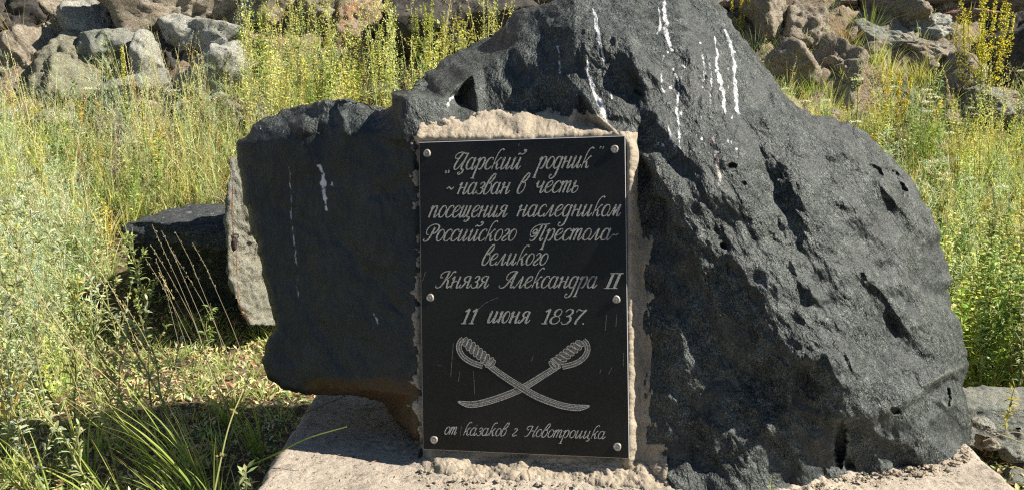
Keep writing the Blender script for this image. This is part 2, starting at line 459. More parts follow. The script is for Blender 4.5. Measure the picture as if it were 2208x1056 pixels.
def H(x, y, h): return (x, y, h)
CTRL = {
 # left shaded wing
 'l1':(515,310,-25),'l2':(560,262,-26),'l3':(620,237,-26),'l4':(700,217,-17),'l5':(770,224,-16),'l6':(822,243,-12),'l7':(846,205,-5),'l8':(876,201,-5),
 'l9':(519,380,-25),'l10':(538,470,-24),'l11':(562,570,-23),'l12':(586,655,-21),'l13':(594,700,-20),'l14':(566,775,-21),'l15':(585,822,-20),'l16':(650,846,-17),'l17':(740,849,-11),'l18':(818,866,-11),'l19':(850,898,-12),'l20':(900,960,-12),
 'm1':(600,300,-19),'m2':(690,255,-17),'m3':(730,300,-11),'m4':(800,285,-7),'m5':(640,420,-18),'m6':(660,560,-17),'m7':(680,700,-15.5),'m8':(640,790,-17),'m9':(735,815,-9),'m10':(760,430,-10),'m11':(775,600,-9),'m12':(800,740,-6.5),
 'm13':(865,300,1.2),'m14':(850,450,-2.0),'m15':(865,620,-1.6),'m16':(870,780,-1.5),'m17':(885,850,-0.5),'m18':(800,838,-5.5),'m19':(905,880,0.5),
 'm20':(700,350,-14.5),
 # lit ledge upper left of plaque
 'a1':(872,207,0.5),'a2':(888,330,1.2),'a3':(960,214,-4),'a4':(1020,160,-10),'a5':(1032,248,-6.5),'a6':(905,296,1.6),'a7':(930,262,0.5),
 # hollow and hump behind
 'b1':(925,152,-34),'b2':(960,125,-36),'b3':(1060,78,-34),'b4':(1088,44,-28),'b5':(1040,150,-13.5),'b6':(1045,240,-8.5),'b7':(1110,235,-7),'b8':(1110,100,-14),'b9':(1140,22,-22),'b10':(1170,60,-14),
 'b11':(1180,160,-7),'b12':(1200,240,-5),'b13':(1270,262,-1),'b14':(900,190,-30),'b15':(985,205,-16),
 # main ridge
 'r0':(1240,-8,-14),'r1':(1240,60,-6),'r2':(1236,120,-3),'r3':(1246,190,0.5),'r4':(1290,255,5.5),'r5':(1345,295,hp(1345)-0.2),'r6':(1400,350,9.3),'r7':(1445,420,9.8),'r8':(1452,480,9.8),'r9':(1500,500,10.2),'r10':(1550,560,10.6),'r11':(1590,640,11.2),'r12':(1640,690,12.6),
 # top and upper right face
 't1':(1310,-30,-24),'t2':(1400,-42,-28),'t3':(1490,-34,-32),'t4':(1540,-8,-32),'t5':(1605,90,-20),'t6':(1690,205,-20),'t7':(1755,251,-20),'t8':(1870,290,-24),'t9':(1975,398,-26),'t10':(2024,500,-26),'t11':(2054,602,-25),'t12':(2050,660,-24),'t13':(2086,785,-22),'t14':(2074,822,-20),
 'u1':(1330,80,-4.5),'u2':(1330,190,0.5),'u3':(1420,60,-11),'u4':(1430,180,0),'u5':(1480,300,5),'u6':(1530,120,-9),'u7':(1580,230,-5),'u8':(1620,330,1.5),'u9':(1380,270,5.8),'u10':(1520,420,9),'u11':(1620,470,8.0),
 'u12':(1700,330,-5),'u13':(1700,270,-11),'u14':(1780,330,-9),'u15':(1860,370,-14),'u16':(1930,390,-19),'u17':(1740,430,0),'u18':(1850,470,-7),'u19':(1930,480,-13),'u20':(1700,520,8),'u21':(1640,560,9.8),
 'u22':(1680,600,10.6),'u23':(1760,600,6),'u24':(1850,580,-1),'u25':(1950,560,-11),'u26':(1990,610,-15),'u27':(1740,690,12),'u28':(1850,690,4),'u29':(1940,700,-4),'u30':(2020,700,-13),'u31':(1780,760,12.0),'u32':(1870,800,9.0),'u33':(1960,790,-2),'u34':(2040,780,-10),
 # nose
 'n1':(1722,778,15.0),'n2':(1712,800,14.2),'n3':(1625,752,11.6),'n4':(1600,765,9.6),'n5':(1652,830,8.4),'n6':(1640,725,13.2),'n7':(1735,810,9.8),'n8':(1570,780,9.2),
 # lower ledge line
 'e1':(1817,850,12),'e2':(1822,895,12.2),'e3':(1870,902,10.8),'e4':(1930,878,9.0),'e5':(2000,832,1),'e6':(2048,800,-6),'e7':(1800,905,12.5),'e8':(1880,915,9.0),'e9':(1940,890,5.8),'e10':(2010,845,-4),'e11':(2050,818,-13),
 'e12':(1790,920,9),'e13':(1835,925,6.5),'e14':(2045,870,-5),'e15':(2082,880,-13),'e16':(2094,925,-14),'e17':(2055,930,-7),
 # dark rough face right of plaque
 'd1':(1385,360,5.0),'d2':(1430,440,4.6),'d3':(1435,500,6.0),'d4':(1385,480,5.2),'d5':(1385,620,5.5),'d6':(1450,600,8.2),'d7':(1400,760,5.2),'d8':(1460,720,8.3),'d9':(1530,650,9.6),'d10':(1540,760,9.2),'d11':(1460,860,8.4),'d12':(1400,900,6.8),
 'd13':(1570,850,9.8),'d14':(1590,940,10.0),'d15':(1600,830,9.2),'d16':(1700,880,10.4),'d17':(1720,980,10.2),'d18':(1650,920,11.0),'d19':(1590,1040,11.5),'d20':(1480,980,9.0),'d21':(1430,1040,9.0),'d22':(1700,1040,10.0),'d23':(1640,1080,13.0),'d24':(1500,1095,14),'d25':(1780,1010,5.5),
 'd26':(1870,1010,3),'d27':(1960,1000,1),'d28':(2050,985,-3),'d29':(2085,965,-11),'d30':(1900,950,5.5),'d31':(1980,930,2.5),'d32':(1990,1012,1),'d33':(1900,1022,4),'d34':(1800,1035,6),'d35':(1740,1060,9),'d36':(1560,1110,15),'d37':(1430,1090,14),'d38':(1700,1100,13),
}
def add(k, x, y, h): CTRL[k] = (x, y, h)
# around the plaque
add('p1', 905, 298, hp(905) - 0.6); add('p2', 1120, 296, hp(1120) - 0.6); add('p3', 1330, 289, hp(1330) - 0.3)
add('p1b', 985, 262, -2.5); add('p2b', 1120, 262, 0.5); add('p3b', 1230, 268, 2.0)
for i, y in enumerate((400, 600, 800, 940)):
    add(f'q{i}', 893, y, hp(893) - 1.5)
    add(f'qi{i}', 925, y, hp(925) - 3.2); add(f'qj{i}', 1335, y, hp(1335) - 3.0)
for i, y in enumerate((310, 420, 560, 700, 840, 985)):
    add(f's{i}', 1357, y, hp(1357) - 0.15); add(f'sb{i}', 1376, y, hp(1376) - 4.0)
add('v0', 915, 330, hp(915) - 3); add('v1', 1340, 315, hp(1340) - 3)
for i, (x, y) in enumerate(((925, 960), (1040, 965), (1150, 970), (1250, 975), (1335, 978))):
    add(f'w{i}', x, y, hp(x) - 3.0)
for i, (x, y) in enumerate(((920, 985), (1040, 995), (1150, 1000), (1260, 1004), (1350, 1008))):
    add(f'x{i}', x, y, hp(x) - 2.2)
for i, (x, y) in enumerate(((908, 1015), (960, 1030), (1100, 1040), (1300, 1050), (1400, 1062))):
    add(f'y{i}', x, y, (1.80 - float(d_plane(y, 0.0))) * 100 + 0.5)
EDGES = [('r0','r1'),('r1','r2'),('r2','r3'),('r3','r4'),('r4','r5'),('r5','r6'),('r6','r7'),('r7','r8'),('r8','r9'),('r9','r10'),('r10','r11'),('r11','r12'),('r12','n6'),('n6','n1'),('n1','n2'),('n2','n3'),('n3','n6'),
         ('e1','e2'),('e2','e3'),('e3','e4'),('e4','e5'),('e5','e6'),('e2','e7'),('e7','e8'),('e8','e9'),('e9','e10'),('e10','e11'),('u31','e1'),('n1','u31'),('e7','e12'),
         ('l8','a1'),('a1','a3'),('a3','a4'),('a4','a5'),('b15','b5'),('b5','b6'),('d15','d13'),('d14','d19'),('d16','d17'),('r6','d1'),('r7','d2'),('d2','d3'),('d3','r9'),
         ('s0','s1'),('s1','s2'),('s2','s3'),('s3','s4'),('s4','s5'),('sb0','sb1'),('sb1','sb2'),('sb2','sb3'),('sb3','sb4'),('sb4','sb5'),
         ('p1','p2'),('p2','p3'),('p3','r5'),('m17','m18'),('m18','m9'),('m9','m8'),('u12','u17'),('u21','u22'),('u22','u27'),('u27','u31'),('m13','a2'),('a1','m13'),
         ('q0','q1'),('q1','q2'),('q2','q3'),('u23','u24'),('u18','u24')]

GX0, GY0, STEP = 490.0, -70.0, 2.6
NXG = int((2125 - GX0) / STEP); NYG = int((1125 - GY0) / STEP)

def resample(poly, step):
    out = []
    n = len(poly)
    for i in range(n):
        a = np.array(poly[i], float); b = np.array(poly[(i + 1) % n], float)
        k = max(1, int(np.linalg.norm(b - a) / step))
        for j in range(k): out.append(a + (b - a) * j / k)
    return np.array(out)

def poly_dist(px, py, poly):
    """signed distance (positive inside), nearest point"""
    x = px.ravel(); y = py.ravel()
    best = np.full(x.shape, 1e18); nx = np.zeros_like(x); ny = np.zeros_like(y)
    inside = np.zeros(x.shape, bool)
    n = len(poly)
    for i in range(n):
        ax, ay = poly[i]; bx, by = poly[(i + 1) % n]
        dx, dy = bx - ax, by - ay
        L = dx * dx + dy * dy + 1e-12
        t = np.clip(((x - ax) * dx + (y - ay) * dy) / L, 0, 1)
        qx = ax + t * dx; qy = ay + t * dy
        d = (x - qx) ** 2 + (y - qy) ** 2
        m = d < best
        best[m] = d[m]; nx[m] = qx[m]; ny[m] = qy[m]
        c = ((ay > y) != (by > y))
        if c.any():
            xi = ax + (y - ay) * dx / (dy if abs(dy) > 1e-9 else 1e-9)
            inside ^= c & (x < xi)
    s = np.sqrt(best) * np.where(inside, 1, -1)
    return s.reshape(px.shape), nx.reshape(px.shape), ny.reshape(px.shape)

def interp_field(X, Y):
    keys = list(CTRL); idx = {k: i for i, k in enumerate(keys)}
    pts = [CTRL[k] for k in keys]
    vs = [Vector((p[0], p[1])) for p in pts]; hs = [p[2] for p in pts]
    for (x, y) in ((300, -300), (1300, -300), (2400, -300), (300, 600), (2400, 600), (300, 1400), (1300, 1400), (2400, 1400)):
        d = [(x - p[0]) ** 2 + (y - p[1]) ** 2 for p in pts]
        vs.append(Vector((x, y))); hs.append(pts[int(np.argmin(d))][2] - 4)
    ed = [(idx[a], idx[b]) for a, b in EDGES]
    ov, oe, of, ovo, _, _ = delaunay_2d_cdt(vs, ed, [], 0, 1e-4)
    hh = []
    for i, o in enumerate(ovo):
        if o: hh.append(hs[o[0]])
        else:
            d = [(ov[i] - v).length for v in vs]; s = np.argsort(d)[:2]
            wts = [1 / (d[j] + 1e-6) for j in s]; hh.append(sum(hs[j] * q for j, q in zip(s, wts)) / sum(wts))
    F = np.full(X.shape, np.nan)
    for tri in of:
        a, b, c = [np.array(ov[k]) for k in tri]; ha, hb, hc = [hh[k] for k in tri]
        x0, x1 = min(a[0], b[0], c[0]), max(a[0], b[0], c[0]); y0, y1 = min(a[1], b[1], c[1]), max(a[1], b[1], c[1])
        i0 = max(0, int((x0 - GX0) / STEP)); i1 = min(X.shape[1], int((x1 - GX0) / STEP) + 2)
        j0 = max(0, int((y0 - GY0) / STEP)); j1 = min(X.shape[0], int((y1 - GY0) / STEP) + 2)
        if i1 <= i0 or j1 <= j0: continue
        xx = X[j0:j1, i0:i1]; yy = Y[j0:j1, i0:i1]
        den = (b[1] - c[1]) * (a[0] - c[0]) + (c[0] - b[0]) * (a[1] - c[1])
        if abs(den) < 1e-9: continue
        l1 = ((b[1] - c[1]) * (xx - c[0]) + (c[0] - b[0]) * (yy - c[1])) / den
        l2 = ((c[1] - a[1]) * (xx - c[0]) + (a[0] - c[0]) * (yy - c[1])) / den
        l3 = 1 - l1 - l2
        m = (l1 >= -1e-6) & (l2 >= -1e-6) & (l3 >= -1e-6)
        F[j0:j1, i0:i1][m] = (l1 * ha + l2 * hb + l3 * hc)[m]
    F[np.isnan(F)] = -20
    return F

def blur(F, n):
    for _ in range(n):
        G = np.pad(F, 1, mode='edge')
        F = (G[:-2, 1:-1] + G[2:, 1:-1] + G[1:-1, :-2] + G[1:-1, 2:] + 2 * G[1:-1, 1:-1]) / 6
    return F

STREAKS = [  # (points x,y,width px), strength, pink
 ([(1280,22,4),(1284,40,8),(1290,75,9),(1298,105,7),(1303,132,7)],1.0,0),
 ([(1266,122,2),(1270,165,6),(1283,200,11),(1297,238,13),(1308,262,12),(1314,280,6)],1.0,.15),
 ([(1431,6,7),(1435,45,8),(1437,75,13),(1441,88,11),(1450,110,5)],1.0,0),
 ([(1421,15,2),(1424,65,5),(1418,72,5)],.9,0),
 ([(1430,118,3),(1427,150,4),(1430,190,5),(1432,198,3)],.55,0),
 ([(1457,160,4),(1463,185,8),(1462,215,9),(1458,240,6),(1465,280,8),(1467,322,6)],.85,0),
 ([(1516,118,4),(1518,145,6),(1515,188,7)],.75,.1),
 ([(1542,80,2),(1546,120,5),(1548,155,7),(1553,175,11),(1560,200,9),(1563,246,5)],.9,0),
 ([(1531,130,4),(1535,170,6),(1532,220,5),(1533,262,4),(1537,300,4)],.62,.1),
 ([(1536,295,4),(1545,340,7),(1551,370,8),(1554,400,6)],.95,.7),
 ([(1562,66,5),(1575,90,9),(1583,130,10),(1584,160,10),(1588,205,10),(1590,245,6)],.9,0),
 ([(1441,272,4),(1447,300,4)],.9,0),([(1473,142,5),(1477,146,5)],.9,0),([(1316,200,4),(1320,212,5)],.95,0),
 ([(1450,318,5),(1466,335,6)],.5,.8),
 ([(623,362,2.5),(627,430,4),(630,490,4.5),(637,550,4),(641,600,4),(643,650,4)],.60,.1),
 ([(690,358,12),(697,375,9),(698,400,12),(700,420,9),(703,440,4),(705,452,5)],.92,0),
 ([(1203,100,5),(1206,115,4)],.9,0),([(1206,122,3),(1207,158,4)],.55,0),
 ([(992,188,3),(985,200,8),(972,214,8),(963,226,5)],.85,0),([(963,226,5),(966,255,6)],.6,.7),
 ([(560,272,5),(566,282,5)],.55,0),([(686,286,5),(690,290,5)],.5,0),([(612,283,3),(611,285,3)],.8,0),
 ([(700,700,4),(712,760,5),(728,800,4)],.28,.2),([(806,675,4),(818,700,4)],.5,.4),([(1092,42,7),(1096,70,5)],.7,.5),
]

def build_monument():
    X, Y = np.meshgrid(GX0 + STEP * np.arange(NXG), GY0 + STEP * np.arange(NYG))
    ol = resample(OUT, 5.0)
    q = np.stack([ol[:, 0] / 34, ol[:, 1] / 34, ol[:, 0] * 0], -1)
    nrm = np.roll(ol, -1, 0) - np.roll(ol, 1, 0); nrm = np.stack([nrm[:, 1], -nrm[:, 0]], -1); nrm /= np.linalg.norm(nrm, axis=1)[:, None] + 1e-9
    nn_ = fbm(q, 3, 0.6, ridge=True) + 0.8 * (np.round(fbm(q * .8 + 40, 3, .6) * 3) / 3)
    ol = ol + nrm * (6.5 * nn_)[:, None]
    sd_, nx_, ny_ = poly_dist(X, Y, ol)
    F = interp_field(X, Y)
    # keep the plaque surroundings crisp, soften the rest a little
    F = 0.35 * F + 0.65 * blur(F, 5)
    pxw = np.stack([X, Y, 0 * X], -1)
    def stretch(p, ang, s):
        c, s_ = math.cos(ang), math.sin(ang)
        a = p[..., 0] * c + p[..., 1] * s_; b = -p[..., 0] * s_ + p[..., 1] * c
        return np.stack([a / s, b, p[..., 2]], -1)
    right = smooth01((X - 1240 - np.clip(Y - 250, 0, 2000) * 0.62) / 60)          # the lit face
    away = smooth01((np.maximum(np.maximum(895 - X, X - 1380), np.maximum(285 - Y, Y - 1030))) / 40 + 0.0)
    # broken facets: upper envelope of tilted planes, two sizes
    def facets(R_, K_, amp, seed, ang, st, steep=0.9):
        r = np.random.default_rng(seed); c_, s_ = math.cos(ang), math.sin(ang)
        wp = R_ * .15 * perlin(np.stack([X / R_, Y / R_, 0 * X + seed], -1)); wq = R_ * .15 * perlin(np.stack([X / R_ + 9, Y / R_, 0 * X + seed], -1))
        A = ((X + wp) * c_ + (Y + wq) * s_) / st; B = -(X + wp) * s_ + (Y + wq) * c_
        out = np.full(X.shape, -9.0); W_ = R_ * 3.0
        for k in range(K_):
            cx, cy = r.uniform(480, 2130), r.uniform(-70, 1120)
            a0 = (cx * c_ + cy * s_) / st; b0 = -cx * s_ + cy * c_
            g1, g2 = r.normal(size=2) * steep; o_ = r.normal() * .35
            ex = (W_ * st * abs(c_) + W_ * abs(s_)) + 2 * STEP; ey = (W_ * st * abs(s_) + W_ * abs(c_)) + 2 * STEP
            i0, i1 = max(0, int((cx - ex - GX0) / STEP)), max(0, int((cx + ex - GX0) / STEP)); j0, j1 = max(0, int((cy - ey - GY0) / STEP)), max(0, int((cy + ey - GY0) / STEP))
            if i1 <= i0 or j1 <= j0: continue
            da = A[j0:j1, i0:i1] - a0; db = B[j0:j1, i0:i1] - b0
            val = o_ + (g1 * da + g2 * db) / R_ - (da ** 2 + db ** 2) / R_ ** 2
            o = out[j0:j1, i0:i1]; np.maximum(o, val, out=o)
        return amp * np.maximum(out, -1.5)
    wide = smooth01((np.maximum(np.maximum(870 - X, X - 1400), np.maximum(235 - Y, Y - 1050))) / 130)
    f1 = facets(105, 150, 1.5, 3, 0.95, 1.9, 1.1); f2 = facets(40, 1000, 0.85, 5, 1.0, 2.4, 1.2); f3 = facets(15, 6500, 0.20, 8, 1.1, 1.7, 1.2)
    crisp = np.clip(right + smooth01((X - 1400) / 50) * .7 + smooth01((240 - Y) / 60) * .7, 0.0, 1)
    F = F + wide * (0.06 + 0.94 * crisp) * (0.45 + 0.55 * right) * (f1 - 0.5) + away * f2 * (0.35 + 0.65 * crisp) + away * f3 * (0.25 + 0.75 * crisp)
    grit = 0.15 * fbm(stretch(pxw, 1.05, 2.6) / 9, 2, 0.8) + 0.26 * fbm(stretch(pxw, 1.0, 2.8) / 24 + 40, 3, 0.7)
    patch = smooth01(fbm(stretch(pxw, 1.0, 2.0) / 85 + 23, 3, .6) * 1.3 + .55)
    F = F + away * grit * (0.2 + 0.8 * crisp) * (0.35 + 0.65 * patch)
    fl2 = fbm(stretch(pxw, 1.0, 2.4) / 120 + 11, 4, 0.5, ridge=True)
    F = F + away * right * 1.6 * fl2
    # long ridges that run down the right face: steep on the left, gentle on the right
    wX = X + 9 * fbm(pxw / 55 + 70, 3, .6); wY = Y + 9 * fbm(pxw / 55 + 90, 3, .6)
    def ridge_line(pts, h_, wl, wr):
        best = np.full(X.shape, 1e9); val = np.zeros(X.shape); tot = sum(math.dist(a, b) for a, b in zip(pts[:-1], pts[1:])); acc_ = 0
        for a, b in zip(pts[:-1], pts[1:]):
            dx, dy = b[0] - a[0], b[1] - a[1]; L_ = math.hypot(dx, dy)
            t = np.clip(((wX - a[0]) * dx + (wY - a[1]) * dy) / (L_ * L_), 0, 1)
            ex, ey = wX - a[0] - t * dx, wY - a[1] - t * dy
            dist = np.hypot(ex, ey); side = (dx * ey - dy * ex) < 0      # True: to the right of the downward line
            u = (acc_ + t * L_) / tot; tap = np.sin(np.clip(u, .02, .98) * math.pi) ** .6
            v_ = tap * np.clip(1 - dist / np.where(side, wr, wl), 0, 1)
            m = dist < best; best = np.where(m, dist, best); val = np.where(m, v_, val); acc_ += L_
        return h_ * 1.45 * val * (0.8 + 0.5 * perlin(pxw / 45 + 33))
    for pts, h_, wl, wr in (([(1335, 50), (1372, 150), (1398, 225), (1455, 310)], 1.5, 34, 95), ([(1475, 40), (1500, 180), (1560, 330), (1605, 450)], 1.7, 40, 100),
                            ([(1600, 140), (1650, 260), (1692, 360), (1735, 450), (1765, 530)], 2.3, 38, 110), ([(1686, 535), (1740, 612), (1800, 690), (1850, 760), (1905, 840)], 3.0, 34, 110),
                            ([(1830, 530), (1880, 600), (1930, 670), (1990, 745)], 2.6, 24, 80), ([(1742, 262), (1772, 312), (1842, 342), (1875, 375), (1950, 455), (2005, 545)], 2.2, 22, 90),
                            ([(1560, 535), (1610, 600), (1668, 690), (1730, 750), (1800, 820)], 1.6, 26, 90), ([(1770, 380), (1830, 450), (1890, 520)], 1.6, 26, 80), ([(1930, 745), (1975, 800), (2010, 830)], 1.5, 20, 60),
                            ([(1500, 840), (1530, 920), (1560, 1000)], 1.6, 24, 90), ([(1600, 820), (1640, 900), (1700, 980)], 1.7, 26, 80), ([(1880, 915), (1930, 960), (1980, 1000)], 1.6, 24, 60), ([(1440, 620), (1470, 720), (1480, 820)], 1.2, 26, 70),
                            ([(1110, 90), (1130, 150), (1150, 210)], 1.6, 24, 60), ([(640, 250), (660, 300)], 1.6, 20, 50), ([(735, 228), (742, 290)], 2.4, 18, 60)):
        F = F + ridge_line(pts, h_, wl, wr)
    # pits / notches seen in the photograph (x, y, rx, ry, depth cm, angle)
    for (cx, cy, rx, ry, dp, an, sf) in ((1376,200,13,4,1.6,.6,0),(1578,358,10,7,2.2,0,0),(1604,395,6,4,1.2,.3,0),(1885,368,26,12,1.6,.6,0),(1932,395,18,40,3.0,-.5,0),(1812,955,15,52,3.4,.08,0),(1838,1015,10,34,2.2,-.4,0),(1930,885,12,8,2.0,0,0),
                                    (1690,500,60,60,1.6,-.4,1),(1558,530,10,6,1.5,.5,0),(2044,855,7,24,2.4,0,0),(1530,940,70,120,1.2,.2,1),(1925,735,50,80,1.8,-.4,1),(1715,610,46,140,1.7,-.15,1),(1650,390,50,150,1.6,-.35,1),(1860,760,50,130,1.5,-.8,1),
                                    (1380,190,70,90,1.0,0,1),(1530,260,40,120,1.0,-.3,1),(1800,420,50,90,1.2,-.5,1),(1480,620,40,90,.9,0,1),(1780,640,34,90,1.3,-.3,1),(1600,900,40,90,.8,0,1)):
        c, s = math.cos(an), math.sin(an)
        a = (X - cx) * c + (Y - cy) * s; b = -(X - cx) * s + (Y - cy) * c
        r = np.sqrt((a / rx) ** 2 + (b / ry) ** 2) + 0.25 * perlin(pxw / (9 if not sf else 40))
        F = F - dp * ((1 - smooth01((r - 0.5) / 0.6)) if not sf else (1 - smooth01(r)))
    # rim turns away
    R = 15.0
    dd = np.clip(sd_ / R, 0, 1)
    F = F - 2.6 * (1 - np.sqrt(np.clip(1 - (1 - dd) ** 2, 0, 1)))
    D = 1.80 - F / 100
    ins = sd_ > 0
    c4 = ins[:-1, :-1].astype(int) + ins[1:, :-1] + ins[:-1, 1:] + ins[1:, 1:]
    keep = c4 >= 1
    Xs = np.where(ins, X, nx_); Ys = np.where(ins, Y, ny_)
    V = P(Xs, Ys, D).reshape(-1, 3)
    idx = np.arange(NXG * NYG).reshape(NYG, NXG)
    quads = np.stack([idx[:-1, :-1], idx[1:, :-1], idx[1:, 1:], idx[:-1, 1:]], -1)[keep]
    used = np.unique(quads); remap = np.full(NXG * NYG, -1); remap[used] = np.arange(len(used))
    V = V[used]; quads = remap[quads]
    gx = X.ravel()[used]; gy = Y.ravel()[used]; gin = sd_.ravel()[used]
    nfront = len(V)
    # boundary loop
    e = np.concatenate([quads[:, [0, 1]], quads[:, [1, 2]], quads[:, [2, 3]], quads[:, [3, 0]]])
    es = np.sort(e, 1); key = es[:, 0].astype(np.int64) * 10 ** 7 + es[:, 1]
    uq, inv, cnt = np.unique(key, return_inverse=True, return_counts=True)
    be = e[cnt[inv] == 1]
    nxt = {}
    for a, b in be: nxt.setdefault(int(a), []).append(int(b))
    loops = []
    while nxt:
        s = next(iter(nxt)); L = [s]; cur = s
        while True:
            lst = nxt.get(cur)
            if not lst: break
            b = lst.pop()
            if not lst: del nxt[cur]
            if b == s: break
            L.append(b); cur = b
        loops.append(L)
    loop = np.array(max(loops, key=len))
    base = V[loop]
    cen = P(1400, 620, 2.0)
    verts = [V]; faces = [quads]; prev = loop; n = nfront
    K = 14; TH = 0.26
    fwd = np.array([0, CP, -SP])
    for k in range(1, K + 1):
        t = k / K * math.pi / 2
        s = math.cos(t) * 0.97 + 0.03 if k < K else 0.02
        s = 1 - (1 - s) ** 1.0
        r = cen + (base - cen) * s
        r = r + np.array([0, 1, 0]) * (TH * math.sin(t)) 
        depth = (r - cen) @ fwd
        r = r - fwd * (depth * (1 - s) * 0.0)[:, None]
        r[:, 2] = np.maximum(r[:, 2], np.minimum(base[:, 2], 0.0))
        verts.append(r); cur = np.arange(n, n + len(r)); n += len(r)
        faces.append(np.stack([prev, cur, np.roll(cur, -1), np.roll(prev, -1)], -1)[:, ::1]); prev = cur
    V = np.concatenate(verts); Fc = np.concatenate(faces)
    N = calc_normals(V, Fc)
    # three dimensional roughness along the normal
    fine = 0.0026 * fbm(V * 14, 3, 0.5) + 0.0006 * fbm(V * 80, 3, 0.65)
    aw = np.ones(len(V)); aw[:nfront] = np.clip(np.maximum(np.maximum(905 - gx, gx - 1348), np.maximum(300 - gy, gy - 985)) / 25, 0.05, 1)
    back = np.zeros(len(V)); back[nfront:] = 1
    disp = (fine + back * 0.03 * fbm(V * 4, 4)) * aw
    V = V + N * disp[:, None]
    N2 = calc_normals(V, Fc)
    # vertex masks
    nV = len(V)
    stain = np.zeros(nV); pink = np.zeros(nV)
    wx = gx + 2.6 * perlin(np.stack([gx / 12, gy / 16, gx * 0], -1)) + 2.5 * perlin(np.stack([gx / 40, gy / 30, gx * 0 + 5], -1)); wy = gy
    for pts, strength, pk in STREAKS:
        for (x0, y0, w0), (x1, y1, w1) in zip(pts[:-1], pts[1:]):
            m = (gx > min(x0, x1) - 20) & (gx < max(x0, x1) + 20) & (gy > min(y0, y1) - 20) & (gy < max(y0, y1) + 20)
            ii = np.nonzero(m)[0]
            dx, dy = x1 - x0, y1 - y0
            t = np.clip(((wx[ii] - x0) * dx + (wy[ii] - y0) * dy) / (dx * dx + dy * dy + 1e-9), 0, 1)
            d = np.hypot(wx[ii] - x0 - t * dx, wy[ii] - y0 - t * dy)
            ww = ((w0 + (w1 - w0) * t) * 0.42 + 0.7) * (1 + 0.55 * perlin(np.stack([gx[ii] / 60, gy[ii] / 9, gx[ii] * 0 + 8], -1)))
            val = strength * np.clip(1.05 - (d / ww) ** 2 * 0.55, 0, 1) * (0.92 + 0.38 * perlin(np.stack([gx[ii] / 10, gy[ii] / 18, gx[ii] * 0 + 3], -1)))
            better = val > stain[ii]
            stain[ii[better]] = val[better]; pink[ii[better]] = pk
    sr = np.random.default_rng(12)
    for (x0, x1, y0, y1, n_) in ((1270, 1320, 20, 290, 5), (1415, 1475, 10, 330, 12), (1505, 1600, 90, 330, 20), (690, 720, 350, 460, 2)):
        for _k in range(n_):
            cx_, cy_ = sr.uniform(x0, x1), sr.uniform(y0, y1); rr_ = sr.uniform(1.8, 3.6)
            m = np.nonzero(np.hypot(gx - cx_, (gy - cy_) * .6) < rr_)[0]; stain[m] = np.maximum(stain[m], sr.uniform(.5, .9))
    rust = np.zeros(nV)
    rust[:nfront] = smooth01((gy - 808 - 10 * perlin(np.stack([gx / 30, gy / 30, gx * 0], -1))) / 14) * (gx < 905) * (gx > 660)
    # convex edges read lighter: curvature from neighbour average
    Hs = blur(F, 1) - blur(F, 14)
    cv = Hs.ravel()[used]
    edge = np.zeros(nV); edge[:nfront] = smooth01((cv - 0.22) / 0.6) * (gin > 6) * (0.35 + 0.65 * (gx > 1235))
    grain_shade = np.ones(nV); grain_shade[:nfront] = 0.28 + 0.72 * np.clip(smooth01((gx - 880) / 60) + smooth01((300 - gy) / 50) * 0.5, 0, 1)  # low on the left wing: weaker bump, and shade put into its colour
    grain_shade[:nfront] *= 0.40 + 0.60 * patch.ravel()[used]
    root = empty('stone_monument', (0.2, 1.85, 0.0))
    tag(root, 'large jagged black boulder carrying an engraved granite plaque, standing on the concrete slab', 'monument')
    o = mesh_from('boulder', V, Fc, M_BOULDER, attrs=dict(stain=stain, pinkness=pink, rust=rust, edge=edge, grain_shade=grain_shade))
    fix_parent(o, root)
    # ---- mortar crust around the plaque
    G = np.stack([gx, gy, gx * 0], -1)
    nz = fbm(G / 26, 5, 0.62); nz2 = fbm(G / 70 + 9, 3)
    nzv = fbm(np.stack([gx / 22, gy / 75, gx * 0 + 2], -1), 5, 0.6)
    def side(dist, wid): return 1 - dist / wid
    L = np.where((gx < 912) & (gy > 292) & (gy < 975), 0.62 - (905 - gx) / 17 * 0.8 + 0.9 * nz - 0.5 * smooth01((gy - 420) / 60) * smooth01((600 - gy) / 40), -9)
    topw = 36 + 18 * smooth01((gx - 960) / 60)
    T = np.where((gy < 312) & (gx > 896) & (gx < 1352), 1.30 - (300 - gy) / topw * 1.0 + 0.28 * nz + 0.15 * nz2 - smooth01((905 - gx) / 8) - 2 * smooth01((gx - 1300 - (gy - 262) * 0.9) / 22), -9)
    Rr = np.where((gx > 1335) & (gy > 285) & (gy < 1060), 1.1 - (gx - 1352) / (26 + 28 * smooth01((gy - 430) / 120)) * 0.95 + 0.55 * nzv * smooth01((gx - 1370) / 25), -9)
    B = np.where((gy > 955) & (gx > 903) & (gx < 1440), 1.2 + 0.4 * nz - smooth01((gx - 1385) / 50) * 0.9, -9)
    Mk = np.maximum(np.maximum(L, T), np.maximum(Rr, B))
    ok = Mk > -0.25
    okv = np.zeros(nV, bool); okv[:nfront] = ok
    fq = Fc[okv[Fc].all(1)]
    used2 = np.unique(fq); rm = np.full(nV, -1); rm[used2] = np.arange(len(used2))
    mk = Mk[used2]; pv = V[used2]; pn = N2[used2]; g2 = G[used2]
    bot = smooth01((g2[:, 1] - 990) / 15)
    lump = 0.6 * fbm(g2 / 34 + 4, 5, 0.7) + 0.35 * fbm(g2 / 9 + 2, 3, 0.7, ridge=True)
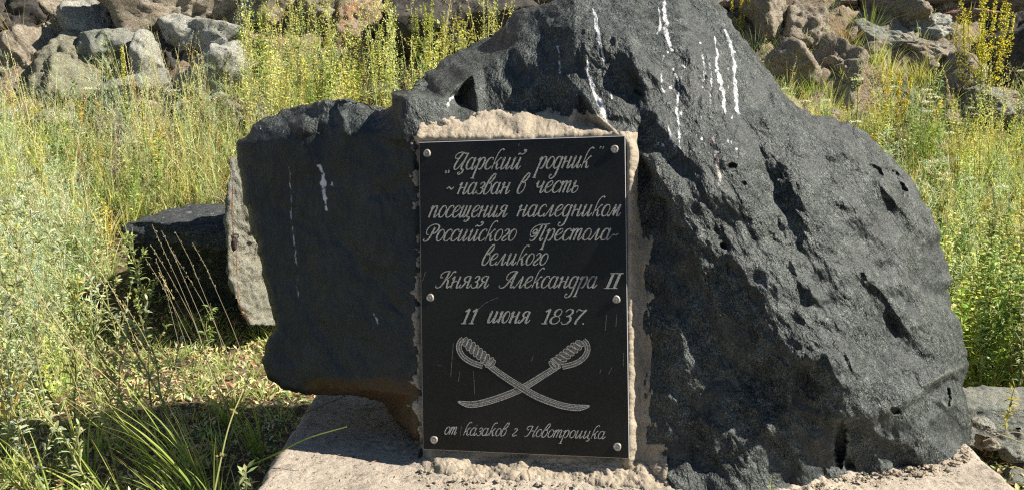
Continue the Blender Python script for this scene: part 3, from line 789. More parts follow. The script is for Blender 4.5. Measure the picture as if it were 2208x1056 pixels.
    th = -0.004 + 0.0072 * smooth01(mk / 0.45) + 0.003 * nz[used2] * smooth01(mk) + 0.0012 * fbm(g2 / 6 + 9, 2, 0.8) * smooth01(mk) + bot * (0.0045 * np.clip(lump, -0.6, 1) + 0.004 * nz2[used2] + 0.003 + 0.0022 * fbm(np.stack([g2[:, 0] / 16, g2[:, 1] / 7, g2[:, 0] * 0 + 2], -1), 4, 0.8))
    keepflat = smooth01((np.maximum(np.maximum(905 - g2[:, 0], g2[:, 0] - 1354), np.maximum(303 - g2[:, 1], g2[:, 1] - 985)) + 2) / 8)
    th = np.where(keepflat < 1, np.minimum(th, 0.004 * (0.2 + keepflat)), th)
    mv = pv + pn * th[:, None]
    mo = mesh_from('mortar', mv, rm[fq], M_MORTAR)
    fix_parent(mo, root)
    return root
MON = build_monument()

# ------------------------------------------------------------------ plaque
def cam_ray(px, py):
    return P(px, py, 1.0) - np.array([0, 0, CAMH])
pl3 = {k: P(x, y, float(plaque_d(x if k[1] == 'L' else x))) for k, (x, y) in PT.items()}
p0 = (pl3['TL'] + pl3['BL'] + pl3['TR'] + pl3['BR']) / 4
ux = (pl3['TR'] + pl3['BR'] - pl3['TL'] - pl3['BL']); ux /= np.linalg.norm(ux)
uy = (pl3['TL'] + pl3['TR'] - pl3['BL'] - pl3['BR']); uy -= ux * (uy @ ux); uy /= np.linalg.norm(uy)
un = np.cross(ux, uy)      # towards the camera
def on_plaque(px, py, off=0.0):
    r = cam_ray(px, py); c = np.array([0, 0, CAMH])
    nn = un
    t = ((p0 - c) @ nn) / (r @ nn)
    return c + r * t[..., None] if np.ndim(t) else c + r * t, off
def OP(px, py, off):
    r = cam_ray(np.asarray(px, float), np.asarray(py, float)); c = np.array([0, 0, CAMH])
    t = ((p0 - c) @ un) / (r @ un)
    return c + r * t[..., None] + un * off

def build_plaque():
    T = 0.020
    cs = [OP(*PT[k], 0.0) for k in ('TL', 'BL', 'BR', 'TR')]
    b = 0.0010
    ctr = sum(cs) / 4
    def inset(p, a):
        return p - ux * np.sign((p - ctr) @ ux) * a - uy * np.sign((p - ctr) @ uy) * a
    front = [inset(p, b) for p in cs]
    mid = [p - un * b for p in cs]
    back = [p - un * T for p in cs]
    v = np.array(front + mid + back)
    f = [(0, 1, 2, 3)]
    for a in (0, 4):
        for i in range(4):
            j = (i + 1) % 4
            f.append((a + i, a + 4 + i, a + 4 + j, a + j))
    f.append((11, 10, 9, 8))
    o = mesh_from('plaque', v, np.array(f), M_PLAQUE, smooth=False)
    o.data.materials.append(M_EDGE)
    for i, p in enumerate(o.data.polygons): p.material_index = 0 if i == 0 else 1
    fix_parent(o, MON)
    o['label'] = 'black granite plaque with engraved cursive dedication and crossed sabres'
    return o
PLQ = build_plaque()

def to_plaque_child(o):
    o.parent = PLQ
    o.location = (0, 0, 0)
    # PLQ mesh is in world coordinates, PLQ's own world offset is zero
    return o

# ---- pen strokes
def catmull(pts, sub=8):
    p = np.array(pts, float)
    if len(p) == 2:
        t = np.linspace(0, 1, sub + 1)[:, None]; return p[0] * (1 - t) + p[1] * t
    q = np.vstack([2 * p[0] - p[1], p, 2 * p[-1] - p[-2]]); out = []
    for i in range(1, len(q) - 2):
        for t in np.linspace(0, 1, sub, endpoint=False):
            a, b, c, d = q[i - 1], q[i], q[i + 1], q[i + 2]
            out.append(0.5 * ((2 * b) + (c - a) * t + (2 * a - 5 * b + 4 * c - d) * t * t + (3 * b - a - 3 * c + d) * t ** 3))
    out.append(p[-1]); return np.array(out)
def ell(cx, cy, rx, ry, n=9, a0=60):
    return [(cx + rx * math.cos(math.radians(a0 + 360 * i / n)), cy + ry * math.sin(math.radians(a0 + 360 * i / n))) for i in range(n + 1)]
EX = [(.62, 1), (.62, .22), (.70, 0), (.84, .08), (.95, .30)]
GL = {
 'и': (1.0, [[(0, .75), (.1, 1), (.12, .85), (.12, .22), (.22, 0), (.4, .12), (.60, .62)], EX]),
 'о': (.74, [ell(.35, .5, .30, .5)]),
 'а': (.97, [ell(.33, .5, .29, .5), EX]),
 'с': (.68, [[(.56, .80), (.50, .97), (.34, 1), (.14, .85), (.05, .5), (.14, .12), (.34, 0), (.52, .08), (.66, .28)]]),
 'е': (.72, [[(.06, .42), (.32, .52), (.52, .72), (.50, .93), (.34, 1), (.14, .85), (.05, .5), (.14, .12), (.34, 0), (.54, .08), (.70, .30)]]),
 'р': (.84, [[(-.02, .75), (.14, 1)], [(.14, 1), (.14, -.72)], [(-.04, -.74), (.32, -.74)], [(.15, .55), (.30, .92), (.48, 1), (.64, .78), (.64, .3), (.50, .02), (.32, .05)]]),
 'к': (.84, [[(.12, 0), (.12, 1.15), (.22, 1.55), (.42, 1.72), (.58, 1.60)], [(.14, .42), (.34, .62), (.56, .98), (.64, .90)], [(.26, .54), (.42, .50), (.50, .18), (.62, 0), (.80, .15)]]),
 'н': (.97, [[(-.02, .75), (.12, 1)], [(.12, 1), (.12, 0)], [(.13, .42), (.35, .58), (.60, .52)], EX]),
 'д': (.88, [ell(.33, .5, .29, .5), [(.62, 1), (.62, -.35), (.52, -.72), (.28, -.85), (.08, -.72), (.12, -.52), (.24, -.58)]]),
 'з': (.66, [[(.10, .82), (.22, .98), (.42, .98), (.52, .78), (.40, .58), (.22, .52)], [(.22, .52), (.46, .48), (.56, .26), (.44, .03), (.20, 0), (.04, .14)]]),
 'в': (.74, [[(.60, 1.50), (.56, 1.72), (.38, 1.70), (.20, 1.35), (.08, .80), (.06, .3), (.18, .02), (.38, 0), (.58, .25), (.60, .65), (.46, .92), (.22, .90)], [(.60, 1.50), (.48, 1.15), (.24, .92)]]),
 'ч': (.95, [[(-.02, .75), (.10, 1), (.12, .66), (.26, .46), (.45, .52), (.60, .72)], EX]),
 'т': (1.14, [[(-.02, .75), (.1, 1)], [(.1, 1), (.1, 0)], [(.1, .55), (.26, .92), (.40, 1), (.46, .82), (.46, 0)], [(.46, .55), (.62, .92), (.76, 1), (.82, .82), (.82, .2), (.90, 0), (1.04, .12), (1.1, .3)]]),
 'ь': (.70, [[(-.02, .75), (.12, 1), (.12, .2), (.24, 0), (.44, .02), (.58, .25), (.52, .52), (.34, .56), (.14, .42)]]),
 'п': (.93, [[(-.02, .75), (.1, 1)], [(.1, 1), (.1, 0)], [(.1, .55), (.28, .92), (.46, 1), (.56, .82), (.58, .2), (.66, 0), (.80, .1), (.88, .3)]]),
 'щ': (1.22, [[(-.02, .75), (.1, 1), (.1, .22), (.2, 0), (.36, .12), (.46, .45)], [(.47, 1), (.47, .22), (.57, 0), (.72, .12), (.82, .45)], [(.84, 1), (.84, .2), (.94, 0), (1.12, .02), (1.14, -.2), (.96, -.38), (.76, -.34), (.84, -.22)]]),
 'я': (.95, [[(.60, .98), (.34, 1), (.14, .82), (.22, .58), (.58, .50)], [(.36, .52), (.20, .15), (.02, 0), (-.06, .1)], EX]),
 'л': (.90, [[(-.06, .12), (.04, 0), (.18, .18), (.34, .7), (.48, 1)], [(.48, 1), (.52, .22), (.60, 0), (.74, .08), (.86, .30)]]),
 'м': (1.16, [[(-.06, .12), (.04, 0), (.16, .2), (.34, 1)], [(.34, 1), (.46, .06)], [(.46, .06), (.78, 1)], [(.78, 1), (.80, .22), (.88, 0), (1.02, .08), (1.12, .30)]]),
 'г': (.60, [[(.06, .80), (.20, 1), (.40, .95), (.46, .72), (.30, .45), (.12, .2), (.18, .02), (.36, 0), (.54, .16)]]),
 'ю': (1.04, [[(-.02, .75), (.1, 1)], [(.1, 1), (.1, 0)], [(.1, .5), (.40, .5)], ell(.64, .5, .26, .5)]),
 'Ц': (1.36, [[(.34, .98), (.12, .92), (-.02, 1.12), (.12, 1.36), (.50, 1.46), (.86, 1.34), (.90, 1.44)], [(.62, 1.40), (.42, .95), (.28, .35), (.38, .03), (.62, .05), (.86, .5), (1.00, .9)], [(1.10, 1.42), (1.00, .7), (.98, .2), (1.08, 0), (1.24, .0), (1.20, -.28), (.96, -.42), (.84, -.28), (1.0, -.2)]]),
 'Р': (1.10, [[(.62, 1.18), (.54, .55), (.42, .12), (.18, -.02), (0, .06), (.02, .2)], [(.30, .55), (.06, .62), (-.05, .95), (.12, 1.30), (.55, 1.46), (.95, 1.32), (1.02, 1.0), (.84, .72), (.60, .66), (.50, .82)]]),
 'П': (1.42, [[(.42, .72), (.22, .60), (.16, .82), (.36, .98), (.50, .75), (.34, .38), (.08, .40), (-.06, .78), (.10, 1.16), (.50, 1.38), (1.0, 1.38), (1.38, 1.44)], [(.72, 1.36), (.64, .6), (.50, .1), (.26, 0), (.12, .14)], [(1.10, 1.38), (1.04, .5), (1.04, .1), (1.16, 0), (1.30, .2)]]),
 'К': (1.22, [[(.66, 1.44), (.56, .7), (.40, .15), (.16, 0), (-.06, .06), (-.08, .2)], [(.26, .92), (.06, .88), (0, 1.12), (.18, 1.34), (.50, 1.42), (.68, 1.36)], [(.58, .66), (.84, .92), (1.02, 1.36), (1.16, 1.42), (1.20, 1.3)], [(.66, .74), (.84, .62), (.92, .2), (1.04, 0), (1.22, .18)]]),
 'А': (1.26, [[(.98, 1.40), (.72, .85), (.46, .2), (.20, 0), (-.10, .05), (-.12, .22)], [(.52, .70), (.28, .74), (.22, 1.08), (.46, 1.36), (.80, 1.42), (1.10, 1.36)], [(.98, 1.40), (.94, .8), (.94, .2), (1.04, 0), (1.20, .18)], [(.56, .52), (.94, .52)]]),
 'Н': (1.36, [[(.32, .96), (.10, .90), (-.02, 1.14), (.14, 1.34), (.42, 1.40), (.66, 1.36)], [(.62, 1.40), (.54, .7), (.42, .15), (.20, 0), (.02, .12)], [(.50, .70), (.80, .78), (1.08, .70)], [(1.26, 1.42), (1.10, .8), (1.06, .2), (1.14, 0), (1.30, .18)]]),
 '1': (.62, [[(.08, 1.02), (.34, 1.28)], [(.34, 1.28), (.34, 0)], [(.12, 0), (.56, 0)]]),
 '8': (.82, [ell(.40, .97, .24, .31), ell(.38, .34, .32, .34)]),
 '3': (.80, [[(.10, 1.05), (.24, 1.27), (.50, 1.26), (.62, 1.0), (.46, .74), (.26, .68)], [(.26, .68), (.58, .62), (.66, .32), (.50, .04), (.22, 0), (.04, .2)]]),
 '7': (.80, [[(.08, 1.05), (.16, 1.28), (.34, 1.22), (.52, 1.18), (.76, 1.28)], [(.76, 1.28), (.50, .75), (.36, .35), (.34, 0)]]),
 'I': (.52, [[(.28, 1.28), (.28, 0)], [(.36, 1.28), (.36, 0)], [(.08, 1.28), (.58, 1.28)], [(.08, 0), (.58, 0)]]),
 '.': (.3, [[(.10, .02), (.16, .10)]]),
 '~': (.7, [[(.0, .30), (.16, .46), (.34, .36), (.52, .28), (.66, .46)]]),
 '-': (.6, [[(.0, .36), (.16, .48), (.34, .40), (.54, .54)]]),
}
GL['й'] = (1.0, GL['и'][1] + [[(.26, 1.22), (.40, 1.34), (.62, 1.26), (.86, 1.40), (.90, 1.60), (.74, 1.64), (.72, 1.50)]])
GL['ц'] = (1.0, [GL['и'][1][0], [(.62, 1), (.62, .2), (.72, 0), (.88, -.02), (.92, -.22), (.76, -.36), (.60, -.30)]])

def ribbon(pts, widths, acc, off):
    """pts: (n,2) in photo pixels; adds a flat raised strip on the plaque"""
    d = np.gradient(pts, axis=0); L = np.hypot(d[:, 0], d[:, 1]) + 1e-9
    nr = np.stack([-d[:, 1] / L, d[:, 0] / L], -1) * (widths * 0.5)[:, None]
    a = pts + nr; b = pts - nr
    V = np.concatenate([OP(a[:, 0], a[:, 1], off), OP(b[:, 0], b[:, 1], off)])
    n = len(pts); i0 = acc['n']
    i = np.arange(n - 1)
    acc['f'].append(np.stack([i, i + 1, i + 1 + n, i + n], -1) + i0)
    acc['v'].append(V); acc['n'] += 2 * n

LAYER = [0]
def word(txt, x0, x1, y0, y1, xh, thick=0.150, thin=0.075, acc=None, slant=0.42):
    adv = 0; places = []
    for ch in txt:
        places.append((ch, adv)); adv += GL[ch][0]
    tot = adv - 0.12
    sx = (x1 - x0) / (tot + 0.0)
    for ch, a in places:
        for st in GL[ch][1]:
            c = catmull(st)
            X = (c[:, 0] + a) * sx + c[:, 1] * xh * slant - 0.15 * xh
            t = X / max(x1 - x0, 1)
            pts = np.stack([x0 + X, (y0 + (y1 - y0) * t) - c[:, 1] * xh], -1)
            d = np.gradient(pts, axis=0); L = np.hypot(d[:, 0], d[:, 1]) + 1e-9
            down = np.clip(d[:, 1] / L, 0, 1); up = np.clip(-d[:, 1] / L, 0, 1)
            if ch in '1I' or len(st) == 2: down = np.maximum(down, up)
            wd = (thin + (thick - thin) * down ** 1.5) * xh
            wd = np.convolve(np.pad(wd, 2, mode='edge'), np.ones(5) / 5, 'valid')
            LAYER[0] = (LAYER[0] + 1) % 9
            ribbon(pts, np.maximum(wd, 1.7), acc, 0.0005 + 0.00002 * LAYER[0])

def line(words, xh, name='engraved_text', **kw):
    acc = dict(v=[], f=[], n=0)
    for wd in words: word(*wd, xh, acc=acc, **kw)
    o = mesh_from(name, np.concatenate(acc['v']), np.concatenate(acc['f']), M_TEXT, smooth=False)
    return to_plaque_child(o)

for w_ in [('Царский', 975, 1122, 366, 365), ('родник', 1160, 1270, 364, 362)]: line([w_], 25.5)
for w_ in [('~', 964, 976, 415, 415), ('назван', 988, 1098, 419, 418), ('в', 1116, 1130, 417, 417), ('честь', 1153, 1246, 416, 415)]: line([w_], 25)
for w_ in [('посещения', 926, 1092, 469, 468), ('наследником', 1116, 1338, 467, 466)]: line([w_], 25)
for w_ in [('Российского', 916, 1110, 520, 519), ('Престола-', 1142, 1330, 519, 517)]: line([w_], 25)
for w_ in [('великого', 1040, 1178, 571, 571)]: line([w_], 25)
for w_ in [('Князя', 944, 1052, 620, 620), ('Александра', 1082, 1286, 620, 620), ('II', 1304, 1330, 621, 621)]: line([w_], 25)
for w_ in [('11', 995, 1024, 697, 697), ('июня', 1052, 1141, 695, 696), ('1837.', 1168, 1262, 697, 699)]: line([w_], 25, thick=0.19)
for w_ in [('от', 959, 984, 935, 936), ('казаков', 1000, 1090, 937, 939), ('г.', 1105, 1117, 939, 939), ('Новотроицка', 1132, 1304, 940, 945)]: line([w_], 16.5, thick=0.14)
# quotation marks and accidental scratches
for x, y, s in ((961, 370, 1), (967, 369, 1), (1295, 320, -1), (1301, 320, -1)):
    acc = dict(v=[], f=[], n=0)
    p = catmull([(x, y - 2), (x + 1.5 * s, y + 1), (x - 1.0 * s, y + 4 * s)]); ribbon(p, np.full(len(p), 2.6), acc, 0.0005)
    to_plaque_child(mesh_from('quotation_mark', np.concatenate(acc['v']), np.concatenate(acc['f']), M_TEXT, smooth=False))
acc = dict(v=[], f=[], n=0)
for pts in ([(1032, 666), (1045, 654), (1060, 646), (1074, 641)], [(911, 605), (918, 585)], [(978, 738), (975, 770), (972, 812)], [(1021, 800), (1024, 850)], [(1308, 678), (1305, 712)], [(1330, 676), (1328, 704)], [(995, 918), (992, 940)], [(1345, 760), (1344, 790)],
            [(1296, 795), (1293, 805)], [(1010, 940), (1016, 928), (1030, 915)], [(1150, 767), (1145, 778)], [(944, 786), (952, 788)], [(1120, 310), (1118, 316)], [(992, 800), (988, 822)], [(1320, 790), (1312, 806)]):
    acc = dict(v=[], f=[], n=0); p = catmull(pts); ribbon(p, np.full(len(p), 1.1), acc, 0.0004)
    to_plaque_child(mesh_from('scratch', np.concatenate(acc['v']), np.concatenate(acc['f']), M_BLADE, smooth=False))

# ---- crossed sabres
def zz(pts): return [(870 + x / 2.967, 700 + y / 2.967) for x, y in pts]
def sabre(blade, hilt0, hilt1, guard, lift):
    accF = dict(v=[], f=[], n=0); accL = dict(v=[], f=[], n=0)
    c = catmull(zz(blade), 14)
    n = len(c); t = np.linspace(0, 1, n)
    wd = 13.0 * np.where(t < 0.86, 1.0, np.sqrt(np.clip((1 - t) / 0.14, 0, 1))) * (0.85 + 0.15 * np.sin(t * 3.1))
    ribbon(c, np.maximum(wd, 0.6), accF, 0.0004 + lift)
    d = np.gradient(c, axis=0); L = np.hypot(d[:, 0], d[:, 1]); nr = np.stack([-d[:, 1] / L, d[:, 0] / L], -1)
    for s, ww in ((0.5, 1.7), (-0.5, 1.7), (0.05, 1.4), (-0.22, 1.0)):
        ribbon(c + nr * (wd * s)[:, None], np.full(n, ww), accL, 0.0005 + lift)
    a = np.array(zz([hilt0])[0]); b = np.array(zz([hilt1])[0]); ax = (b - a) / np.linalg.norm(b - a); pr = np.array([-ax[1], ax[0]])
    k = 7
    for i in range(k):                     # twisted grip: stacked lobes
        cc = a + (b - a) * (i + 0.5) / k
        r = 12.8 if i not in (0,) else 10
        ang = np.linspace(0, 2 * math.pi, 17)
        tilt = 0.45
        e1 = pr * math.cos(tilt) + ax * math.sin(tilt); e2 = -pr * math.sin(tilt) + ax * math.cos(tilt)
        loop = cc + np.cos(ang)[:, None] * e1 * r + np.sin(ang)[:, None] * e2 * 5.6
        ribbon(loop, np.full(len(ang), 1.7), accL, 0.00056 + lift + i * 0.00001)
        ribbon(np.array([cc - e1 * r * 0.8, cc, cc + e1 * r * 0.8]), np.array([4.0, 8.5, 4.0]), accF, 0.00046 + lift)
    for q, r in ((b + ax * 3, 13), (b + ax * 9, 11)):
        ang = np.linspace(0, 2 * math.pi, 17)
        loop = q + np.cos(ang)[:, None] * pr * r + np.sin(ang)[:, None] * ax * 4.5
        ribbon(loop, np.full(17, 1.8), accL, 0.00066 + lift)
        ribbon(np.array([q - pr * r * .8, q, q + pr * r * .8]), np.array([3.0, 7, 3.0]), accF, 0.0005 + lift)
    g = catmull(zz(guard), 8)
    ribbon(g, np.full(len(g), 10.5), accF, 0.00042 + lift)
    d = np.gradient(g, axis=0); L = np.hypot(d[:, 0], d[:, 1]) + 1e-9; nr = np.stack([-d[:, 1] / L, d[:, 0] / L], -1)
    for s in (5.2, -5.2, 0): ribbon(g + nr * s, np.full(len(g), 1.6), accL, 0.00052 + lift)
    nF = accF['n']
    v = np.concatenate(accF['v'] + accL['v']); f = np.concatenate(accF['f'] + [q + nF for q in accL['f']])
    o = mesh_from('sabre', v, f, M_BLADE, smooth=False)
    o.data.materials.append(M_TEXT)
    k0 = sum(len(q) for q in accF['f'])
    mi = np.zeros(len(f), np.int32); mi[k0:] = 1
    o.data.polygons.foreach_set('material_index', mi)
    to_plaque_child(o); return o
s1 = sabre([(1000, 255), (900, 318), (780, 392), (680, 440), (540, 488), (430, 508), (348, 490)], (1140, 108), (975, 240), [(1150, 96), (1172, 122), (1178, 160), (1156, 205), (1102, 244), (1015, 268)], 0.0)
s1['label'] = 'engraved sabre with its hilt at the upper right'
s2 = sabre([(545, 255), (640, 325), (750, 395), (860, 458), (1000, 510), (1110, 528), (1192, 518)], (385, 98), (545, 232), [(385, 88), (362, 112), (356, 150), (382, 200), (438, 238), (508, 262)], 0.0003)
s2['label'] = 'engraved sabre with its hilt at the upper left'

def build_bolt(px, py, r):
    c = OP(px, py, 0.0)
    v = []; f = []; S = 20
    rings = [(1.0, 0.0003), (1.0, 0.0018), (0.9, 0.0030), (0.62, 0.0042), (0.56, 0.0036), (0.3, 0.0040)]
    for rr, h in rings:
        for k in range(S):
            a = 2 * math.pi * k / S
            v.append(c + (ux * math.cos(a) + uy * math.sin(a)) * r * rr * (1 + 0.05 * math.sin(3 * a + px)) + un * h)
    v.append(c + un * 0.0043)
    for i in range(len(rings) - 1):
        for k in range(S):
            f.append((i * S + k, i * S + (k + 1) % S, (i + 1) * S + (k + 1) % S, (i + 1) * S + k))
    for k in range(0, S):
        f.append(((len(rings) - 1) * S + k, (len(rings) - 1) * S + (k + 1) % S, len(v) - 1, len(v) - 1))
    me = bpy.data.meshes.new('bolt')
    me.from_pydata([tuple(p) for p in v], [], [tuple(dict.fromkeys(q)) for q in f]); me.update()
    me.materials.append(M_METAL)
    for p in me.polygons: p.use_smooth = True
    o = bpy.data.objects.new('bolt', me); COL.objects.link(o)
    to_plaque_child(o)
for (x, y) in ((921, 331), (1325, 322), (928, 641), (1329, 645), (936, 947), (1331, 962)):
    build_bolt(x, y, 0.0079)

# ------------------------------------------------------------------ rocks
def hit_y(px, py):
    ys = np.linspace(2.6, 12, 900); pts = np.array([PY(px, py, y) for y in ys])
    k = np.nonzero(gz(pts[:, 0], ys) >= pts[:, 2])[0]
    return float(ys[k[0]]) if len(k) else 6.0
from mathutils import noise as mnoise
def ico(sub):
    import bmesh
    bm = bmesh.new(); bmesh.ops.create_icosphere(bm, subdivisions=sub, radius=1)
    v = np.array([x.co[:] for x in bm.verts]); f = np.array([[q.index for q in p.verts] for p in bm.faces]); bm.free()
    return v, f
ICO5 = ico(5); ICO4 = ico(4); ICO2 = ico(2)

def rock_verts(seed, size, planes=16, rough=0.06, sph=ICO5, squash=0.25):
    r = np.random.default_rng(seed)
    d = sph[0]
    n = r.normal(size=(planes, 3)); n /= np.linalg.norm(n, axis=1)[:, None]
    h = r.uniform(0.62, 1.0, planes)
    dots = d @ n.T
    rad = np.where(dots > 0.05, h / np.maximum(dots, 0.05), 9)
    rr = np.minimum(rad.min(1), 1.5)
    v = d * rr[:, None]
    st_ = fbm(d * 1.7 + seed, 3, .6) * 3.2; stp = (np.floor(st_) + smooth01((st_ - np.floor(st_)) * 5)) * 0.055
    v = v + d * stp[:, None]
    v = v + d * (rough * 0.6 * fbm(d * 2.0 + seed * 3.7, 4, 0.55, ridge=True) + 0.25 * rough * fbm(d * 12 + seed, 3, .6, ridge=True))[:, None]
    return v * np.array(size) * 0.5 / 0.92, sph[1]

def rock(name, px, py, Y, wpx, hpx, depth, mat, label, seed, group=None, rot=0.0, planes=16, rough=0.10, tilt=0.0, sph=None, cat='rock'):
    bury = 0.12 * hpx if Y > 4 else 0
    if Y > 4: Y = hit_y(px, py + hpx * 0.42)
    c = PY(px, py + bury, Y + (depth * 0.28 if Y > 4 else 0))
    k = Y / FPX
    v, f = rock_verts(seed, (wpx * k, depth, (hpx + 2 * bury) * k), planes, rough, sph or ICO5)
    if tilt or rot:
        Rm = np.array(Matrix.Rotation(tilt, 3, 'Y') @ Matrix.Rotation(rot, 3, 'Z')); v = v @ Rm.T
    o = mesh_from(name, v, f, mat, loc=tuple(c))
    tag(o, label, cat, group)
    return o

HR = 'rocks on the hillside behind the meadow'
rocks = [
 # left hillside: px, py, Y, w, h, depth, mat, label
 (415, 30, 6.3, 270, 150, 1.0, M_RTAN, 'broad smooth brown outcrop, the widest rock along the upper left edge'),
 (150, 45, 6.1, 130, 110, .6, M_RTAN, 'brown rounded rock with dry straw-coloured grass on its left'),
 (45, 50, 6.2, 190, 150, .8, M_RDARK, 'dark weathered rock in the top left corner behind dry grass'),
 (238, 50, 6.0, 90, 120, .5, M_RPALE, 'pale fissured upright rock left of the broad brown outcrop'),
 (200, 140, 5.7, 190, 130, .7, M_RGREEN, 'large olive brown boulder among the left weeds, below the pale upright rock'),
 (80, 92, 5.7, 62, 48, .4, M_RPALE, 'small pale block on the far left, in front of the dark corner rock'),
 (128, 78, 5.8, 46, 34, .3, M_RPALE, 'small whitish stone between the pale block and the olive boulder'),
 (88, 140, 5.6, 90, 90, .5, M_RTAN, 'reddish grey rock under the small pale block'),
 (345, 130, 5.55, 80, 90, .4, M_RPALE, 'whitish pointed rock in the left weeds with a dark gap beside it'),
 (275, 105, 5.8, 110, 90, .5, M_RGREY, 'blue grey flat-faced rock behind the olive boulder'),
 (440, 85, 5.8, 190, 110, .6, M_RPALE, 'pale cracked block stretched below the broad brown outcrop'),
 (400, 115, 5.6, 80, 70, .4, M_RDARK, 'dark angular stone tucked under the pale cracked block'),
 (555, 108, 5.7, 150, 100, .6, M_RRED, 'rock stained rusty orange in the middle of the left hillside'),
 (475, 175, 5.35, 130, 110, .5, M_RPALE, 'whitish sloping boulder with bluish shade standing in the weeds below the rusty rock'),
 (550, 10, 6.3, 130, 80, .6, M_RPALE, 'pale rock with a dark cleft at the top edge right of the brown outcrop'),
 (640, 25, 6.2, 140, 90, .6, M_RTAN, 'tan rock at the top edge above the rusty rock'),
 (700, 40, 6.1, 120, 80, .6, M_RTAN, 'brown stone at the top edge above the yellow-green weeds'),
 (775, 60, 6.0, 130, 110, .6, M_RRED, 'reddish brown craggy rock left of the tall yellow-green stems'),
 (300, 210, 5.2, 170, 60, .5, M_RGREY, 'low grey rock half buried under stems below the olive boulder'),
 (160, 235, 5.1, 110, 50, .4, M_RTAN, 'low brown stone buried in the left grass'),
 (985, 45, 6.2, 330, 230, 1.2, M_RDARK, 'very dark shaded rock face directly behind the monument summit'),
 (1150, -8, 5.6, 150, 60, .6, M_RTAN, 'tan stone peeking over the left shoulder of the monument'),
 # right hillside
 (1650, 40, 5.9, 100, 90, .5, M_RTAN, 'tan broken rock right behind the monument top'),
 (1690, 125, 5.9, 90, 80, .5, M_RTAN, 'tan broken rock low behind the right shoulder of the monument'),
 (1740, 70, 6.3, 110, 90, .5, M_RTAN, 'brown rubble-covered bank right of the steep tan crag'),
 (1930, 30, 6.4, 130, 80, .6, M_RTAN, 'pinkish tan rock at the top edge between two grass tufts on the right'),
 (1990, 65, 6.1, 130, 60, .5, M_RPALE, 'pale rubble stone left of the tall yellow flowering plant'),
 (1985, 110, 5.9, 150, 70, .5, M_RTAN, 'cracked tan stone below the pale rubble stone'),
 (1900, 90, 6.0, 110, 60, .5, M_RGREY, 'low grey stone above the yellow-flowered clump on the right'),
 (2130, 15, 6.6, 260, 60, .8, M_RTAN, 'flat brown ledge across the top right corner'),
 (2120, 45, 6.4, 200, 36, .7, M_RRED, 'thin reddish ledge just under the top right ledge'),
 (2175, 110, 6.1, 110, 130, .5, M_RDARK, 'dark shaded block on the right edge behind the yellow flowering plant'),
 (2030, 190, 5.6, 90, 90, .5, M_RTAN, 'reddish brown boulder left of the tall yellow flowering plant stem'),
 (1800, 150, 5.8, 120, 90, .6, M_RTAN, 'crumbling brown stone on the bank above the white-flowered weeds'),
 (2110, 240, 5.4, 120, 60, .5, M_RGREY, 'flat grey rubble at the foot of the tall yellow flowering plant'),
 (1960, 215, 5.5, 80, 60, .4, M_RGREY, 'grey stone behind the yellow-flowered clump'),
]
for i, (px, py, Y, w_, h_, dp, mt, lb) in enumerate(rocks):
    rock('rock', px, py, Y, w_, h_, dp, mt, lb, 100 + i, HR, tilt=(-.6 if px == 1655 else random.uniform(-.3, .3)), planes=random.choice([8, 9, 10]), rough=0.10)

# stones standing at the foot of the meadow, left of the monument
def slab_solid(name, corners_top, corners_bot, mat, rough, label, cat, res=60, thick_seed=1):
    pass

def prism_stone(name, front, back_off, mat, label, cat, group=None, n=70, amp=0.012, seed=0):
    """front: closed outline (world points, roughly planar, counter-clockwise from the camera); solid extruded by back_off"""
    fr = np.array(front, float); c = fr.mean(0)
    ol = []
    m = len(fr)
    for i in range(m):
        a, b = fr[i], fr[(i + 1) % m]
        k = max(2, int(np.linalg.norm(b - a) / 0.012))
        for j in range(k): ol.append(a + (b - a) * j / k)
    ol = np.array(ol); M_ = len(ol)
    back_off = np.array(back_off, float)
    rings = []
    for s in np.linspace(0.04, 1, 26) ** 0.9: rings.append(c + (ol - c) * s)
    L = np.linalg.norm(back_off)
    for t in np.linspace(0, 1, max(6, int(L / 0.014)))[1:]: rings.append(ol + back_off * t + (c - ol) * 0.05 * t)
    cb = c + back_off
    for s in np.linspace(0.92, 0.04, 8): rings.append(cb + (ol + back_off - cb) * s)
    V = np.concatenate(rings); nR = len(rings)
    idx = np.arange(nR * M_).reshape(nR, M_)
    nx = np.roll(idx, -1, 1)
    f = np.stack([idx[:-1], nx[:-1], nx[1:], idx[1:]], -1).reshape(-1, 4)[:, ::-1]
    N = calc_normals(V, f)
    if (N[:M_].mean(0) @ back_off) > 0: f = f[:, ::-1]; N = -N
    V = V + N * (amp * fbm(V * 9 + seed, 5, 0.55, ridge=True) + amp * 0.4 * fbm(V * 45 + seed, 3))[:, None]
    o0 = c.copy()
    o = mesh_from(name, V - o0, f, mat, loc=tuple(o0))
    tag(o, label, cat, group); return o

M_SLATE = mat_rock('rock_slate', (0.06, 0.07, 0.08), (0.09, 0.10, 0.105), (0.12, 0.125, 0.125), dark=(0.04, 0.045, 0.05), spot=(0.26, 0.26, 0.24))
M_SLAB = mat_rock('rock_slab', (0.28, 0.29, 0.245), (0.36, 0.34, 0.26), (0.38, 0.38, 0.32), dark=(0.16, 0.16, 0.13), spot=(0.5, 0.48, 0.38))
